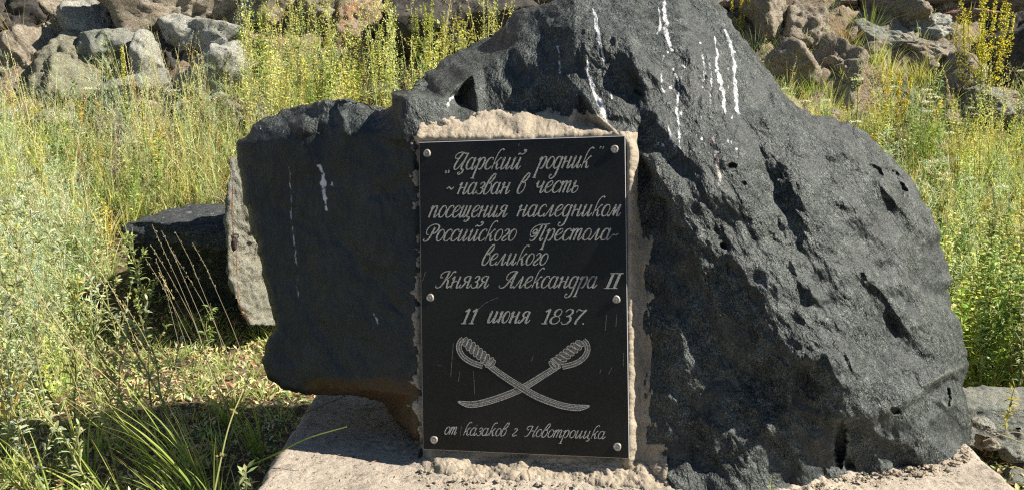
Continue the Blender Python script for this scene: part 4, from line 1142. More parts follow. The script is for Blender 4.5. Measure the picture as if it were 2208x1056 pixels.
# dark block: front face leans out and turns from the sun
yb = 3.3
fr = [PY(275, 520, 3.30), PY(300, 700, 3.50), PY(430, 715, 3.42), PY(520, 700, 3.32), PY(508, 560, 3.20), PY(500, 528, 3.16), PY(430, 522, 3.20), PY(350, 520, 3.24)]
prism_stone('dark_stone_block', fr, (0.06, 0.34, 0.0), M_SLATE, 'dark stone in deep shade under the thin slate slab left of the monument', 'rock', seed=3, amp=0.02)
prism_stone('slate_slab', [PY(262, 498, 3.10), PY(330, 518, 3.06), PY(430, 532, 3.00), PY(505, 538, 2.95), PY(508, 508, 2.95), PY(430, 494, 3.00), PY(340, 480, 3.06), PY(275, 480, 3.12)], (0.06, 0.44, 0.0), M_SLATE, 'thin blue-grey slate slab lying over the dark hollow left of the monument', 'rock', seed=13, amp=0.012)
prism_stone('pale_stone_slab', [PY(497, 345, 2.98), PY(488, 470, 2.95), PY(492, 600, 2.93), PY(515, 660, 2.93), PY(540, 700, 2.93), PY(640, 705, 3.10), PY(660, 500, 3.20), PY(600, 330, 3.16), PY(540, 330, 3.06)],
            (0.03, 0.14, 0.01), M_SLAB, 'pale upright stone slab half hidden by the left edge of the monument', 'rock', seed=9, amp=0.018)
prism_stone('flat_stone', [PY(2085, 880, 2.06), PY(2085, 960, 2.02), PY(2300, 970, 2.02), PY(2300, 884, 2.06)], (0.0, 0.16, 0.0), M_RGREY, 'flat grey kerb-like stone at the right edge of the photo beside the plinth', 'rock', seed=5, amp=0.01)
for i, (px, py, w_, h_, mt, lb) in enumerate((
    (2128, 955, 60, 34, M_RTAN, 'small brown stone just right of the monument foot'),
    (2180, 975, 60, 40, M_RGREY, 'grey lump at the right edge near the plinth corner'),
    (2195, 1030, 60, 34, M_RGREY, 'grey stone in the lower right corner'),
    (2120, 915, 50, 26, M_RPALE, 'pale chip lying against the flat grey kerb-like stone'))):
    rock('loose_stone', px, py, 1.95, w_, h_, 0.06, mt, lb, 300 + i, 'loose stones beside the plinth', sph=ICO4)

# mortar crumbs along the foot
def build_crumbs():
    V = []; Fs = []; n = 0
    r = np.random.default_rng(5)
    path = [(905, 1012), (960, 1030), (1100, 1040), (1300, 1048), (1420, 1062), (1560, 1100), (1700, 1066), (1800, 1030), (1900, 1018), (1990, 1008), (2060, 992), (2090, 968)]
    base = ICO2[0]
    for i in range(2200):
        k = r.integers(0, len(path) - 1); t = r.random()
        x = path[k][0] * (1 - t) + path[k + 1][0] * t; y = path[k][1] * (1 - t) + path[k + 1][1] * t
        y += abs(r.normal()) * 14 - 4; x += r.normal() * 5
        s = 0.0008 + 0.0045 * r.random() ** 5
        z = r.random() * 0.012 * (y < path[k][1] + 8)
        c = P(x, y, d_plane(y, z))
        q = base * (1 + 0.35 * r.normal(size=(len(base), 1)) * 0.5) * np.array([r.uniform(.7, 1.3), r.uniform(.7, 1.3), r.uniform(.5, 1)]) * s
        V.append(q + c + np.array([0, 0, s * 0.3])); Fs.append(ICO2[1] + n); n += len(base)
    o = mesh_from('mortar_crumbs', np.concatenate(V), np.concatenate(Fs), M_MORTAR, smooth=False)
    fix_parent(o, PAD); tag(o, kind='stuff')
build_crumbs()
# ------------------------------------------------------------------ vegetation
class Geo:
    def __init__(s): s.v = []; s.t = []; s.c = []; s.n = 0
    def put(s, v, t, c):
        v = np.asarray(v, float); s.v.append(v); s.t.append(np.asarray(t, int) + s.n)
        c = np.asarray(c, float); s.c.append(np.broadcast_to(c, (len(v), 3)) if c.ndim == 1 else c); s.n += len(v)
    def arr(s): return np.concatenate(s.v), np.concatenate(s.t), np.concatenate(s.c)

def rvec(r):
    v = r.normal(size=3); return v / np.linalg.norm(v)

def tube(g, pts, r0, r1, col, sides=3):
    pts = np.array(pts, float); n = len(pts)
    d = np.gradient(pts, axis=0); d /= np.linalg.norm(d, axis=1)[:, None] + 1e-9
    ref = np.array([0.3, 1, 0.2]); a = np.cross(d, ref); a /= np.linalg.norm(a, axis=1)[:, None] + 1e-9; b = np.cross(d, a)
    rad = np.linspace(r0, r1, n)[:, None]
    V = []
    for k in range(sides):
        w_ = 2 * math.pi * k / sides; V.append(pts + (a * math.cos(w_) + b * math.sin(w_)) * rad)
    V = np.stack(V, 1).reshape(-1, 3); T = []
    for i in range(n - 1):
        for k in range(sides):
            p, q = i * sides + k, i * sides + (k + 1) % sides
            T += [(p, q, q + sides), (p, q + sides, p + sides)]
    g.put(V, T, col)

def leaf(g, base, d, L, W, col, r, droop=0.3, seg=2):
    """folded, drooping lance leaf"""
    d = np.array(d, float); d /= np.linalg.norm(d) + 1e-9
    up = np.array([0, 0, 1.0]) + 0.5 * rvec(r)
    s = np.cross(d, up); s /= np.linalg.norm(s) + 1e-9
    nn = np.cross(s, d)
    if seg == 1:
        m = base + d * L * 0.5
        g.put([base, m + s * W / 2, base + d * L - nn * L * droop * 0.3, m - s * W / 2], [(0, 1, 2), (0, 2, 3)], col)
        return
    m1 = base + d * L * 0.38 ; m2 = base + d * L * 0.75 - np.array([0, 0, 1]) * L * droop * 0.25
    tip = base + d * L * 0.98 - np.array([0, 0, 1]) * L * droop * 0.6
    g.put([base, m1 + s * W / 2 + nn * W * .15, m1 - s * W / 2 + nn * W * .15, m2 + s * W * .36 + nn * W * .1, m2 - s * W * .36 + nn * W * .1, tip],
          [(0, 1, 2), (1, 3, 2), (2, 3, 4), (3, 5, 4)], col)

def blade(g, base, d, L, W, col, r, bend=0.5, seg=5, tipcol=None):
    d = np.array(d, float); d /= np.linalg.norm(d)
    side = np.cross(d, rvec(r)); side /= np.linalg.norm(side) + 1e-9
    hd = np.array([d[0], d[1], 0]) + 0.05 * r.normal(size=3); hd[2] = 0; hd /= np.linalg.norm(hd) + 1e-9
    V = []; C = []
    for i in range(seg + 1):
        t = i / seg
        c = base + d * L * t + hd * L * bend * 0.5 * t * t - np.array([0, 0, 1]) * L * bend * 0.45 * t ** 2.6
        w_ = W * (1 - t ** 1.8) * 0.5 * (0.6 + 0.4 * min(1, t * 5))
        V += [c + side * w_, c - side * w_]
        cc = np.array(col) * (1 - t) + np.array(tipcol if tipcol is not None else col) * t
        C += [cc, cc]
    T = []
    for i in range(seg):
        a = 2 * i; T += [(a, a + 1, a + 3), (a, a + 3, a + 2)]
    g.put(V, T, np.array(C))

def stem_path(r, h, lean=0.15, n=6, wob=0.02, dirv=None):
    a = r.uniform(0, 2 * math.pi); ld = np.array([math.cos(a), math.sin(a), 0]) * lean * r.uniform(.3, 1) if dirv is None else np.array(dirv, float)
    t = np.linspace(0, 1, n)[:, None]
    p = np.array([0, 0, 1.0]) * h * t + ld * h * t ** 1.5
    p[1:] += wob * h * r.normal(size=(n - 1, 3)) * 0.4
    return p
def at_path(p, t):
    x = t * (len(p) - 1); i = min(int(x), len(p) - 2); f = x - i
    return p[i] * (1 - f) + p[i + 1] * f, p[i + 1] - p[i]

PALE = (0.42, 0.46, 0.25); YG = (0.50, 0.50, 0.17); GRN = (0.14, 0.22, 0.065); MID = (0.27, 0.34, 0.12); STRAW = (0.55, 0.47, 0.26); RUST = (0.40, 0.22, 0.11); SILV = (0.40, 0.46, 0.32); DRY = (0.44, 0.37, 0.24)
def jit(r, c, a=0.18):
    c = np.array(c) * (1 + a * r.normal()) ; c = c * (1 + a * 0.35 * r.normal(size=3)); return np.clip(c, 0.01, 0.75)

def t_wormwood(r, h=0.6, bud=YG, lf=PALE, nb=16, fat=1.0):
    g = Geo(); p = stem_path(r, h); tube(g, p, 0.0022, 0.0008, jit(r, (0.30, 0.30, 0.14)))
    for i in range(nb):
        t = 0.40 + 0.6 * i / nb
        b, d = at_path(p, min(t, 0.99)); a = r.uniform(0, 6.28); L = h * 0.16 * (1.15 - t) * r.uniform(.7, 1.4) * fat + 0.012
        dd = np.array([math.cos(a) * .55, math.sin(a) * .55, 1.0]); dd /= np.linalg.norm(dd)
        k = int(5 + L / 0.008)
        for j in range(k):
            q = b + dd * L * (j + r.random()) / k + 0.003 * r.normal(size=3)
            leaf(g, q, dd * .5 + rvec(r), r.uniform(.006, .011), r.uniform(.004, .0065), jit(r, bud), r, 0, 1)
    for i in range(26):
        t = r.uniform(0.05, 0.8); b, _ = at_path(p, t); a = r.uniform(0, 6.28)
        dd = (math.cos(a), math.sin(a), r.uniform(-.2, .8))
        leaf(g, b, dd, r.uniform(.02, .045) * (1.1 - t * .5), r.uniform(.003, .007), jit(r, lf), r, .4, 1)
        leaf(g, b + np.array(dd) * .012, np.array(dd) + .8 * rvec(r), r.uniform(.012, .022), .003, jit(r, lf), r, .2, 1)
    return g.arr()

def t_leafy(r, h=0.45, lf=MID, n=46, L0=.045, W0=.010, topf=None):
    g = Geo(); p = stem_path(r, h, .2); tube(g, p, 0.0024, 0.001, jit(r, (0.25, 0.24, 0.10)))
    for i in range(n):
        t = 0.06 + 0.92 * i / n; b, _ = at_path(p, t); a = i * 2.4 + r.normal() * .4
        dd = (math.cos(a), math.sin(a), r.uniform(.1, .9))
        leaf(g, b, dd, L0 * r.uniform(.6, 1.2) * (1.15 - .6 * t), W0 * r.uniform(.7, 1.3), jit(r, lf), r, .5)
    # side shoots
    for s_ in range(4):
        t = r.uniform(.3, .8); b, _ = at_path(p, t); a = r.uniform(0, 6.28)
        q = b + np.array([[0, 0, 0], [math.cos(a) * .03, math.sin(a) * .03, .04], [math.cos(a) * .045, math.sin(a) * .045, .09]])
        tube(g, q, .0012, .0006, jit(r, lf))
        for j in range(8):
            bb, _ = at_path(q, r.uniform(.2, .99)); leaf(g, bb, rvec(r) + [0, 0, .5], L0 * .5, W0 * .6, jit(r, lf), r, .3, 1)
    if topf is not None:
        for j in range(26):
            bb, _ = at_path(p, r.uniform(.8, .99)); leaf(g, bb + .012 * r.normal(size=3), rvec(r), .009, .008, jit(r, topf), r, 0, 1)
    return g.arr()

def t_feather(r, h=0.5, lf=SILV, n=190):
    g = Geo(); p = stem_path(r, h, .2); tube(g, p, 0.0018, 0.0007, jit(r, (0.28, 0.30, 0.16)))
    for i in range(n // 7):
        t = r.uniform(.12, .98); b, _ = at_path(p, t); a = r.uniform(0, 6.28); L = .09 * (1.1 - t) + .02
        dd = np.array([math.cos(a), math.sin(a), r.uniform(.4, 1.4)]); dd /= np.linalg.norm(dd)
        e = b + dd * L; leaf(g, b, dd, L, .0016, jit(r, lf), r, 0, 1)
        for j in range(6):
            leaf(g, b + dd * L * r.uniform(.2, 1), dd + 1.2 * rvec(r), r.uniform(.012, .026), .0022, jit(r, lf), r, .2, 1)
    return g.arr()

def t_tuft(r, h=0.3, col=MID, tip=STRAW, n=26, spread=.35, W=.004):
    g = Geo()
    for i in range(n):
        a = r.uniform(0, 6.28); s_ = spread * r.random()
        d = np.array([math.cos(a) * s_, math.sin(a) * s_, 1.0])
        blade(g, np.array([math.cos(a), math.sin(a), 0]) * .02 * r.random(), d, h * r.uniform(.5, 1.1), W * r.uniform(.6, 1.3), jit(r, col), r, r.uniform(.1, .7), 4, jit(r, tip))
    return g.arr()

def t_dry(r, h=0.55, col=STRAW, n=3):
    g = Geo()
    for k in range(n):
        p = stem_path(r, h * r.uniform(.7, 1.1), .25, 6, .015) + np.array([r.normal() * .01, r.normal() * .01, 0])
        tube(g, p, .0011, .0006, jit(r, col))
        for j in range(22):
            b, d = at_path(p, r.uniform(.72, .995)); leaf(g, b + .0025 * r.normal(size=3), d / (np.linalg.norm(d) + 1e-9) + .6 * rvec(r), r.uniform(.006, .012), .003, jit(r, col), r, 0, 1)
        for j in range(3):
            b, d = at_path(p, r.uniform(.1, .5)); blade(g, b, d / np.linalg.norm(d) + .6 * rvec(r), .10, .003, jit(r, col), r, .6, 3)
    return g.arr()

def t_umbel(r, h=0.45, head=(0.62, 0.62, 0.48)):
    g = Geo(); p = stem_path(r, h, .15); tube(g, p, 0.002, 0.001, jit(r, GRN))
    top = p[-1]
    for i in range(60):
        a = r.uniform(0, 6.28); q = .035 * math.sqrt(r.random()); e = top + np.array([math.cos(a) * q, math.sin(a) * q, .012 - q * .15 + .003 * r.normal()])
        leaf(g, e, (r.normal(), r.normal(), .4), .007, .006, jit(r, head, .1), r, 0, 1)
        if i % 5 == 0: tube(g, [top - [0, 0, .02], e], .0006, .0004, MID)
    for i in range(30):
        b, _ = at_path(p, r.uniform(.05, .8)); leaf(g, b, rvec(r) + [0, 0, .3], r.uniform(.02, .05), .005, jit(r, GRN), r, .4, 1)
    return g.arr()

def t_mullein(r, h=0.6, flower=(0.78, 0.62, 0.03), nsp=6, w_=.013, base=.35):
    """returns three pieces: stems, flowers, leaves"""
    gs, gf, gl = Geo(), Geo(), Geo()
    p = stem_path(r, h, .06, 8, .008); tube(gs, p, .004, .0015, jit(r, (.20, .22, .08)), 5)
    spikes = [(p, base)]
    for k in range(nsp):
        t = base + .30 * k / nsp; b, _ = at_path(p, t); a = k * 2.4 + r.uniform(0, 1)
        L = h * r.uniform(.30, .48); o = np.array([math.cos(a), math.sin(a) * .6, 0])
        q = np.array([b, b + o * L * .28 + [0, 0, L * .25], b + o * L * .36 + [0, 0, L * .62], b + o * L * .38 + [0, 0, L]])
        tube(gs, q, .002, .001, jit(r, (.22, .24, .08)), 4); spikes.append((q, .15))
    for q, t0 in spikes:
        Ls = np.linalg.norm(q[-1] - q[0]); n = int(Ls * (1 - t0) * 900)
        for j in range(n):
            t = r.uniform(t0, 1); 
            if perlin(np.array([[t * 9, Ls * 31, .5]]))[0] < -.28: continue
            b, d = at_path(q, min(t, .995)); o = rvec(r); rad = w_ * (1.2 - .8 * t)
            e = b + o * rad * r.uniform(.5, 1)
            leaf(gf, e, o + .5 * rvec(r), r.uniform(.006, .011), .008, jit(r, flower if r.random() < .85 else (.35, .40, .06), .15), r, 0, 1)
    for j in range(40):
        b, _ = at_path(p, r.uniform(.03, base + .15)); a = r.uniform(0, 6.28)
        leaf(gl, b, (math.cos(a), math.sin(a), r.uniform(.2, .9)), r.uniform(.04, .08), r.uniform(.010, .018), jit(r, (.20, .27, .09)), r, .6)
    return gs.arr(), gf.arr(), gl.arr()

def scatter(name, temps, pts, smin=.75, smax=1.2, cj=0.14, seed=1, tints=None, label=None, cat=None, lean=(0, 0)):
    r = np.random.default_rng(seed); Vs, Ts, Cs = [], [], []; n = 0
    for (x, y, z, sc) in pts:
        v, t, c = temps[r.integers(len(temps))]
        a = r.uniform(0, 6.28); ca, sa = math.cos(a), math.sin(a); s_ = sc * r.uniform(smin, smax)
        q = np.empty_like(v); q[:, 0] = (v[:, 0] * ca - v[:, 1] * sa) * s_; q[:, 1] = (v[:, 0] * sa + v[:, 1] * ca) * s_; q[:, 2] = v[:, 2] * s_
        q[:, 0] += q[:, 2] * lean[0]; q[:, 1] += q[:, 2] * lean[1]
        q += (x, y, z)
        cc = c * (1 + cj * r.normal()) * (1 + cj * .4 * r.normal(size=3))
        if tints is not None and r.random() < tints[1]: cc = cc * np.array(tints[0])
        Vs.append(q); Ts.append(t + n); Cs.append(np.clip(cc * 1.34, 0.008, .8)); n += len(q)
    o = mesh_from(name, np.concatenate(Vs), np.concatenate(Ts), M_LEAF, np.concatenate(Cs), smooth=False)
    tag(o, label, cat, kind='stuff')
    return o

def proj(x, y, z):
    dy, dz = y, z - CAMH
    d = dy * CP - dz * SP; v = dy * SP + dz * CP
    return 1104 + FPX * x / d, 528 - FPX * v / d

def field(n, xr, yr, seed, keep, sc=1.0, dens=None):
    r = np.random.default_rng(seed)
    x = r.uniform(*xr, n); y = r.uniform(*yr, n); z = gz(x, y)
    px, py = proj(x, y, z)
    m = keep(x, y, px, py)
    cl = perlin(np.stack([x * 1.7, y * 1.7, x * 0 + seed], -1))
    m &= (cl + r.uniform(-.6, .6, n)) > (-.25 if dens is None else dens)
    return np.stack([x, y, z - .01, np.full(n, sc) * (1 + .25 * cl)], -1)[m]

def clear(x, y, px, py):
    """places where tall plants may stand"""
    a = y < 2.30
    pad = (x > -0.54) & (x < 1.03) & (y < 2.45)
    blk = (x > -1.62) & (x < -0.62) & (y > 2.75) & (y < 3.85)          # the two stones
    low = (x > -1.35) & (x < -0.45) & (y < 3.2)                         # trodden litter patch
    mon = (x > -.62) & (x < 1.05) & (y < 2.75)
    kerb = (x > .95) & (y < 2.34)
    return ~(a | pad | blk | low | mon | kerb) 
R = np.random.default_rng
def T(fn_, count_, seed_, **k): return [fn_(R(seed_ + i), **k) for i in range(count_)]

def left(px): return px < 1000
# meadow behind left and right
def K(cond):
    return lambda x, y, px, py: clear(x, y, px, py) & cond(x, y, px, py)
Lm = lambda x, y, px, py: (px > -650) & (px < 620)
Bm = lambda x, y, px, py: (px > 520) & (px < 1120)
Rm = lambda x, y, px, py: (px > 1560) & (px < 2850)
VX = (-4.8, 4.8)
scatter('grass_tufts', T(t_tuft, 3, 10, h=.24, col=MID, tip=PALE) + T(t_tuft, 2, 15, h=.24, col=(.30,.34,.12), tip=YG)+ T(t_tuft, 1, 18, h=.26), field(4788, VX, (2.3, 5.9), 21, K(lambda x, y, px, py: (px > -700) & (px < 2900) & ~((px > 1130) & (px < 1560)))), seed=1, tints=((1.3, 1.0, .7), .2), label='short green and straw-tipped grass covering the meadow floor', cat='grass')
scatter('dry_grass', T(t_dry, 4, 30, h=.55) + T(t_dry, 3, 36, h=.55, col=(.46, .50, .24)) + T(t_dry, 1, 39, h=.5, col=(.50, .28, .16)), np.concatenate([field(2527, VX, (2.2, 5.2), 22, K(Lm), .9), field(212, VX, (3.2, 5.4), 23, K(Bm), 1.1), field(266, VX, (2.6, 5.0), 24, K(Rm), .8)]), seed=2, label='thin dry straw-coloured grass stems with seed heads', cat='grass')
scatter('silvery_herbs', T(t_feather, 5, 50, h=.50), np.concatenate([field(1729, VX, (2.4, 5.2), 25, K(Lm), .85), field(798, VX, (2.5, 4.0), 26, K(Rm), 1.0), field(800, (-2.4, -1.2), (2.2, 3.4), 65, K(Lm), .9, dens=-2)]), seed=3, label='feathery silver green herbs of the left meadow', cat='herbs')
scatter('wormwood', T(t_wormwood, 6, 70, h=.62), np.concatenate([field(691, VX, (2.5, 4.9), 27, K(Lm), .75), field(1197, VX, (3.6, 5.6), 28, K(Bm), 1.1, dens=-.6), field(824, VX, (2.6, 4.8), 29, K(Rm), .8)]), seed=4, label='pale yellow-green wormwood spikes in bloom', cat='weeds')
scatter('leafy_weeds', T(t_leafy, 3, 90, h=.42) + T(t_leafy, 3, 96, h=.42, lf=(.36, .42, .20), L0=.050, W0=.010) + T(t_leafy, 3, 101, h=.44, lf=(.13, .21, .055), L0=.06, W0=.014), np.concatenate([field(1197, VX, (2.4, 4.9), 31, K(Lm), .8), field(824, VX, (3.2, 5.6), 32, K(Bm), 1.05, dens=-.6), field(1463, VX, (2.3, 4.8), 33, K(Rm), .85), field(500, (1.0, 2.2), (2.3, 3.2), 63, K(Rm), .9, dens=-2), field(420, (-2.4, -1.2), (2.2, 3.4), 64, K(Lm), .8, dens=-2)]), seed=5, tints=((1.4, 1.25, .8), .35), label='narrow-leaved green weeds crowding the meadow', cat='weeds')
scatter('yellowing_weeds', T(t_leafy, 4, 110, h=.40, lf=(.46, .42, .09), topf=(.60, .46, .08)), np.concatenate([field(266, VX, (3.5, 5.5), 34, K(Bm), 1.1), field(691, VX, (2.6, 4.7), 35, K(Rm), .85), field(159, VX, (3.0, 4.8), 36, K(Lm), .7)]), seed=6, label='yellowing leafy weeds turning orange in patches', cat='weeds')
scatter('white_flowered_weeds', T(t_umbel, 4, 130), np.concatenate([field(345, VX, (3.4, 4.9), 37, K(lambda x, y, px, py: (px > 1650) & (px < 2250)), .8), field(119, VX, (2.8, 4.6), 38, K(Lm), .8)]), seed=7, label='weeds with flat off-white flower heads', cat='weeds')
low2 = lambda x, y, px, py: (px > -900) & (px < 640) & ~((x > -.56) & (y < 2.3))
scatter('short_grass', T(t_tuft, 5, 210, h=.12, col=(.20, .28, .09), tip=(.40, .42, .16), n=16, spread=.8, W=.004), np.concatenate([field(420, (-2.0, -.45), (1.7, 3.2), 71, low2, .9, dens=.0), field(500, (-3.6, -1.5), (1.5, 2.6), 72, low2, 1.6, dens=-.4)]), seed=11, label='short sparse grass on the trodden ground left of the plinth', cat='grass')
# litter and low ground cover
def t_low(r):
    g = Geo()
    for i in range(22):
        a = r.uniform(0, 6.28); q = .05 * math.sqrt(r.random())
        c = [MID, STRAW, RUST, STRAW, GRN, DRY][r.integers(6)]
        leaf(g, np.array([math.cos(a) * q, math.sin(a) * q, r.uniform(0, .03)]), (r.normal(), r.normal(), r.uniform(0, 1.2)), r.uniform(.010, .028), r.uniform(.004, .009), jit(r, c), r, .3, 1)
    return g.arr()
lowk = lambda x, y, px, py: (px > -900) & (px < 2900) & ~((x > -.52) & (x < 1.0) & (y < 2.2)) & ~((px > 1130) & (px < 1700))
scatter('ground_litter', T(t_low, 6, 150), np.concatenate([field(7600, (-3.6, 3.2), (1.6, 4.2), 41, lowk, 1.0, dens=-2)]), seed=8, label='low leaves, dry litter and sprouts on the ground', cat='ground cover')
# rubble on the slope
def rubble():
    r = R(77); Vs, Fs = [], []; n = 0
    for i in range(3400):
        x = r.uniform(-4.5, 4.5); y = 5.1 + 3.2 * r.random() ** 1.3; s_ = .02 + .17 * r.random() ** 3.5
        v, f = ROCKT[r.integers(len(ROCKT))]
        a = r.uniform(0, 6.28); q = v.copy(); q[:, 0] = v[:, 0] * math.cos(a) - v[:, 1] * math.sin(a); q[:, 1] = v[:, 0] * math.sin(a) + v[:, 1] * math.cos(a)
        Vs.append(q * s_ * np.array([1, 1, .7]) + [x, y, float(gz(x, y)) + s_ * .2 + 0.0]); Fs.append(f + n); n += len(v)
    o = mesh_from('hillside_rubble', np.concatenate(Vs), np.concatenate(Fs), M_RTAN, smooth=False)
    tag(o, 'loose brown rubble scattered over the hillside', 'rubble', kind='stuff')
ROCKT = [rock_verts(500 + i, (1, 1, 1), 9, .05, ico(3)) for i in range(8)]
rubble()
scatter('hillside_tufts', T(t_tuft, 5, 170, h=.2, col=(.30, .30, .10)) + T(t_feather, 3, 180, h=.25, lf=(.30, .32, .14)), field(420, (-4, 4), (5.3, 7.6), 43, lambda x, y, px, py: (px > -50) & (px < 2300), 1.0, dens=.0), seed=9, label='sparse grass and herbs between the hillside rocks', cat='grass')

# ---------------- single plants
def place(name, px, Y, parts, label, cat='plant', group=None, py=None, z=None):
    """parts: list of (part name, (V, T, C)); rooted on the ground at world distance Y under pixel column px"""
    x = float(PY(px, 528 if py is None else py, Y)[0])
    zz_ = float(gz(x, Y)) if z is None else z
    if len(parts) == 1:
        v, t, c = parts[0][1]
        o = mesh_from(name, v, t, M_LEAF, np.clip(c, .008, .8), smooth=False, loc=(x, Y, zz_ - .01)); tag(o, label, cat, group); return o
    e = empty(name, (x, Y, zz_ - .01)); tag(e, label, cat, group)
    for pn, (v, t, c) in parts:
        mesh_from(pn, v, t, M_LEAF, np.clip(c, .008, .8), smooth=False, parent=e)
    return e
def mul(name, px, py_base, Y, h, label, seed, **k):
    Y0, Y = Y, hit_y(px, py_base); h *= Y / Y0
    a, b, c = t_mullein(R(seed), h=h, **k)
    c0 = PY(px, py_base, Y)
    place(name, px, Y, [('stem', a), ('flowers', b), ('leaves', c)], label, 'flowering plant', 'yellow flowering plants', z=float(c0[2]))
mul('flowering_plant', 2085, 330, 4.4, .80, 'tall branching yellow flowering plant before the dark block on the right hillside', 1, nsp=15, w_=.022, flower=(.76, .64, .09))
mul('flowering_plant', 1912, 340, 4.1, .40, 'shorter golden yellow flowering clump right of the monument crest', 2, nsp=6, w_=.012, flower=(.82, .55, .04))
mul('flowering_plant', 1572, 110, 4.6, .30, 'yellow flower spike rising just behind the monument top', 3, nsp=3, w_=.013)
mul('flowering_plant', 292, 330, 4.2, .50, 'pale yellow flower spike among the left weeds under the whitish pointed rock', 4, nsp=3, w_=.013, flower=(.60, .58, .14))
mul('flowering_plant', 330, 400, 3.9, .38, 'smaller pale yellow flower spike to the right of the taller one on the left', 5, nsp=2, w_=.012, flower=(.58, .56, .16))
mul('flowering_plant', 800, 330, 4.4, .56, 'broad pale yellow-green spike above the left shoulder of the monument', 6, nsp=6, w_=.016, flower=(.52, .54, .16))
mul('flowering_plant', 700, 300, 4.6, .42, 'slender yellow-green spike above the shaded wing of the monument', 7, nsp=4, w_=.014, flower=(.50, .52, .14))
mul('flowering_plant', 930, 260, 4.8, .62, 'tall yellow-green plant against the dark rock behind the monument', 8, nsp=8, w_=.016, flower=(.46, .50, .10))
for i, (px, pyb, Y, h, c, lb) in enumerate((
    (90, 120, 5.2, .42, (.50, .38, .16), 'straw-coloured grass tuft hanging over the rocks in the top left corner'),
    (1840, 90, 5.6, .34, (.30, .34, .08), 'green grass tuft at the top edge right of the monument crest'),
    (1950, 190, 5.2, .26, (.34, .34, .10), 'olive bushy tuft between the two yellow flowering plants'),
    (1790, 110, 5.6, .26, (.36, .28, .12), 'brownish wiry tuft beside the green tuft on the right bank'),
    (1735, 225, 4.8, .26, (.20, .30, .06), 'bright green sprigs growing close behind the right shoulder of the monument'),
    (2190, 130, 5.3, .30, (.26, .28, .14), 'grey-green twiggy bush on the far right edge of the hillside'))):
    Y = hit_y(px, pyb)
    place('grass_tuft', px, Y, [('blades', t_tuft(R(600 + i), h=h, col=c, tip=tuple(np.array(c) * 1.25), n=110, spread=.75, W=.0045))], lb, 'grass tuft', 'tufts on the hillside', z=float(PY(px, pyb, Y)[2]))

# ---- foreground at the lower left
def leaning(seed, h, lean, lf, nleaf=60, L0=.03, W0=.006, r0=.003, stemc=(.36, .36, .14), seeds=True):
    r = R(seed); gs, gl = Geo(), Geo()
    p = stem_path(r, h, 0, 9, .02, dirv=(lean[0], lean[1], 0)); tube(gs, p, r0, r0 * .35, jit(r, stemc, .08), 5)
    for k in range(9):
        t = .25 + .7 * k / 9; b, d = at_path(p, t); a = r.uniform(0, 6.28); L = h * .20 * (1.2 - t)
        dd = d / np.linalg.norm(d) + .75 * np.array([math.cos(a), math.sin(a) * .6, 0]); dd /= np.linalg.norm(dd)
        q = np.array([b, b + dd * L * .5, b + dd * L + [0, 0, L * .12]]); tube(gs, q, r0 * .45, r0 * .2, jit(r, stemc, .08), 3)
        for j in range(nleaf // 9):
            bb, _ = at_path(q, r.uniform(.15, .99)); leaf(gl, bb, dd + .9 * rvec(r), L0 * r.uniform(.5, 1.1), W0 * r.uniform(.7, 1.2), jit(r, lf), r, .4)
        if seeds:
            for j in range(12):
                bb, _ = at_path(q, r.uniform(.55, .99)); leaf(gl, bb + .003 * r.normal(size=3), rvec(r) + dd, .007, .004, jit(r, YG), r, 0, 1)
    for j in range(nleaf // 2):
        b, _ = at_path(p, r.uniform(.08, .95)); a = r.uniform(0, 6.28)
        leaf(gl, b, (math.cos(a), math.sin(a), .6), L0 * r.uniform(.6, 1.3), W0 * r.uniform(.8, 1.3), jit(r, lf), r, .5)
    return [('stem', gs.arr()), ('leaves', gl.arr())]
G_F = 'weeds in the lower left foreground'
fg = [ # px, Y, h, lean, leafcol, label
 (395, 1.98, .78, (-.55, .1), SILV, 'long weed stem leaning left across the dark stone block'),
 (250, 1.90, .72, (-.45, .15), PALE, 'pale thick-stemmed weed with clustered leaves low on the left'),
 (120, 2.0, .80, (-.30, .1), PALE, 'tall pale weed near the left edge reaching above the meadow line'),
 (40, 1.9, .62, (-.1, .1), SILV, 'silvery weed standing at the left edge of the photo'),
 (330, 2.35, .55, (-.05, .05), (.27, .33, .12), 'upright leafy weed in front of the left end of the dark stone block'),
 (215, 2.4, .62, (-.2, .0), SILV, 'feathery weed left of the dark stone block'),
 (160, 2.25, .46, (.1, .0), YG, 'short yellow-green weed in the left foreground'),
 (300, 2.05, .50, (-.35, .0), (.30, .34, .12), 'weed bending left below the dark stone block'),
 (20, 2.3, .55, (.15, 0), (.32, .36, .15), 'bushy weed half cut by the left edge'),
 (90, 2.5, .60, (-.1, 0), YG, 'yellow-green weed behind the silvery weed on the left'),
 (270, 2.65, .50, (-.1, 0), PALE, 'small pale weed by the left corner of the dark stone block'),
 (70, 1.75, .50, (-.25, .05), SILV, 'silver-leaved weed rooted near the lower left corner and leaning left'),
 (200, 1.72, .44, (-.5, .1), PALE, 'pale weed lying low over the bottom edge on the left'),
 (150, 2.12, .66, (-.5, .0), SILV, 'feathery pale weed crossing other stems in the middle of the left foreground'),
 (10, 2.1, .70, (.05, .0), PALE, 'tall weed right at the left edge of the photo'),
 (280, 2.25, .66, (-.4, .0), PALE, 'long stem bowing left over the left foreground weeds'),
 (360, 2.2, .60, (-.12, .0), (.30, .36, .15), 'broad-leaved weed before the middle of the dark stone block'),
 (60, 2.7, .62, (.0, .0), SILV, 'grey-green weed in the denser growth at far left'),
 (180, 2.8, .55, (-.1, .0), YG, 'yellowish budding weed in the denser growth left of the dark block'),
 (240, 2.15, .36, (.2, .0), SILV, 'low silvery weed in the left foreground bending right'),
 (440, 2.75, .24, (.2, 0), (.22, .30, .10), 'little green sprout on the litter before the dark stone block'),
]
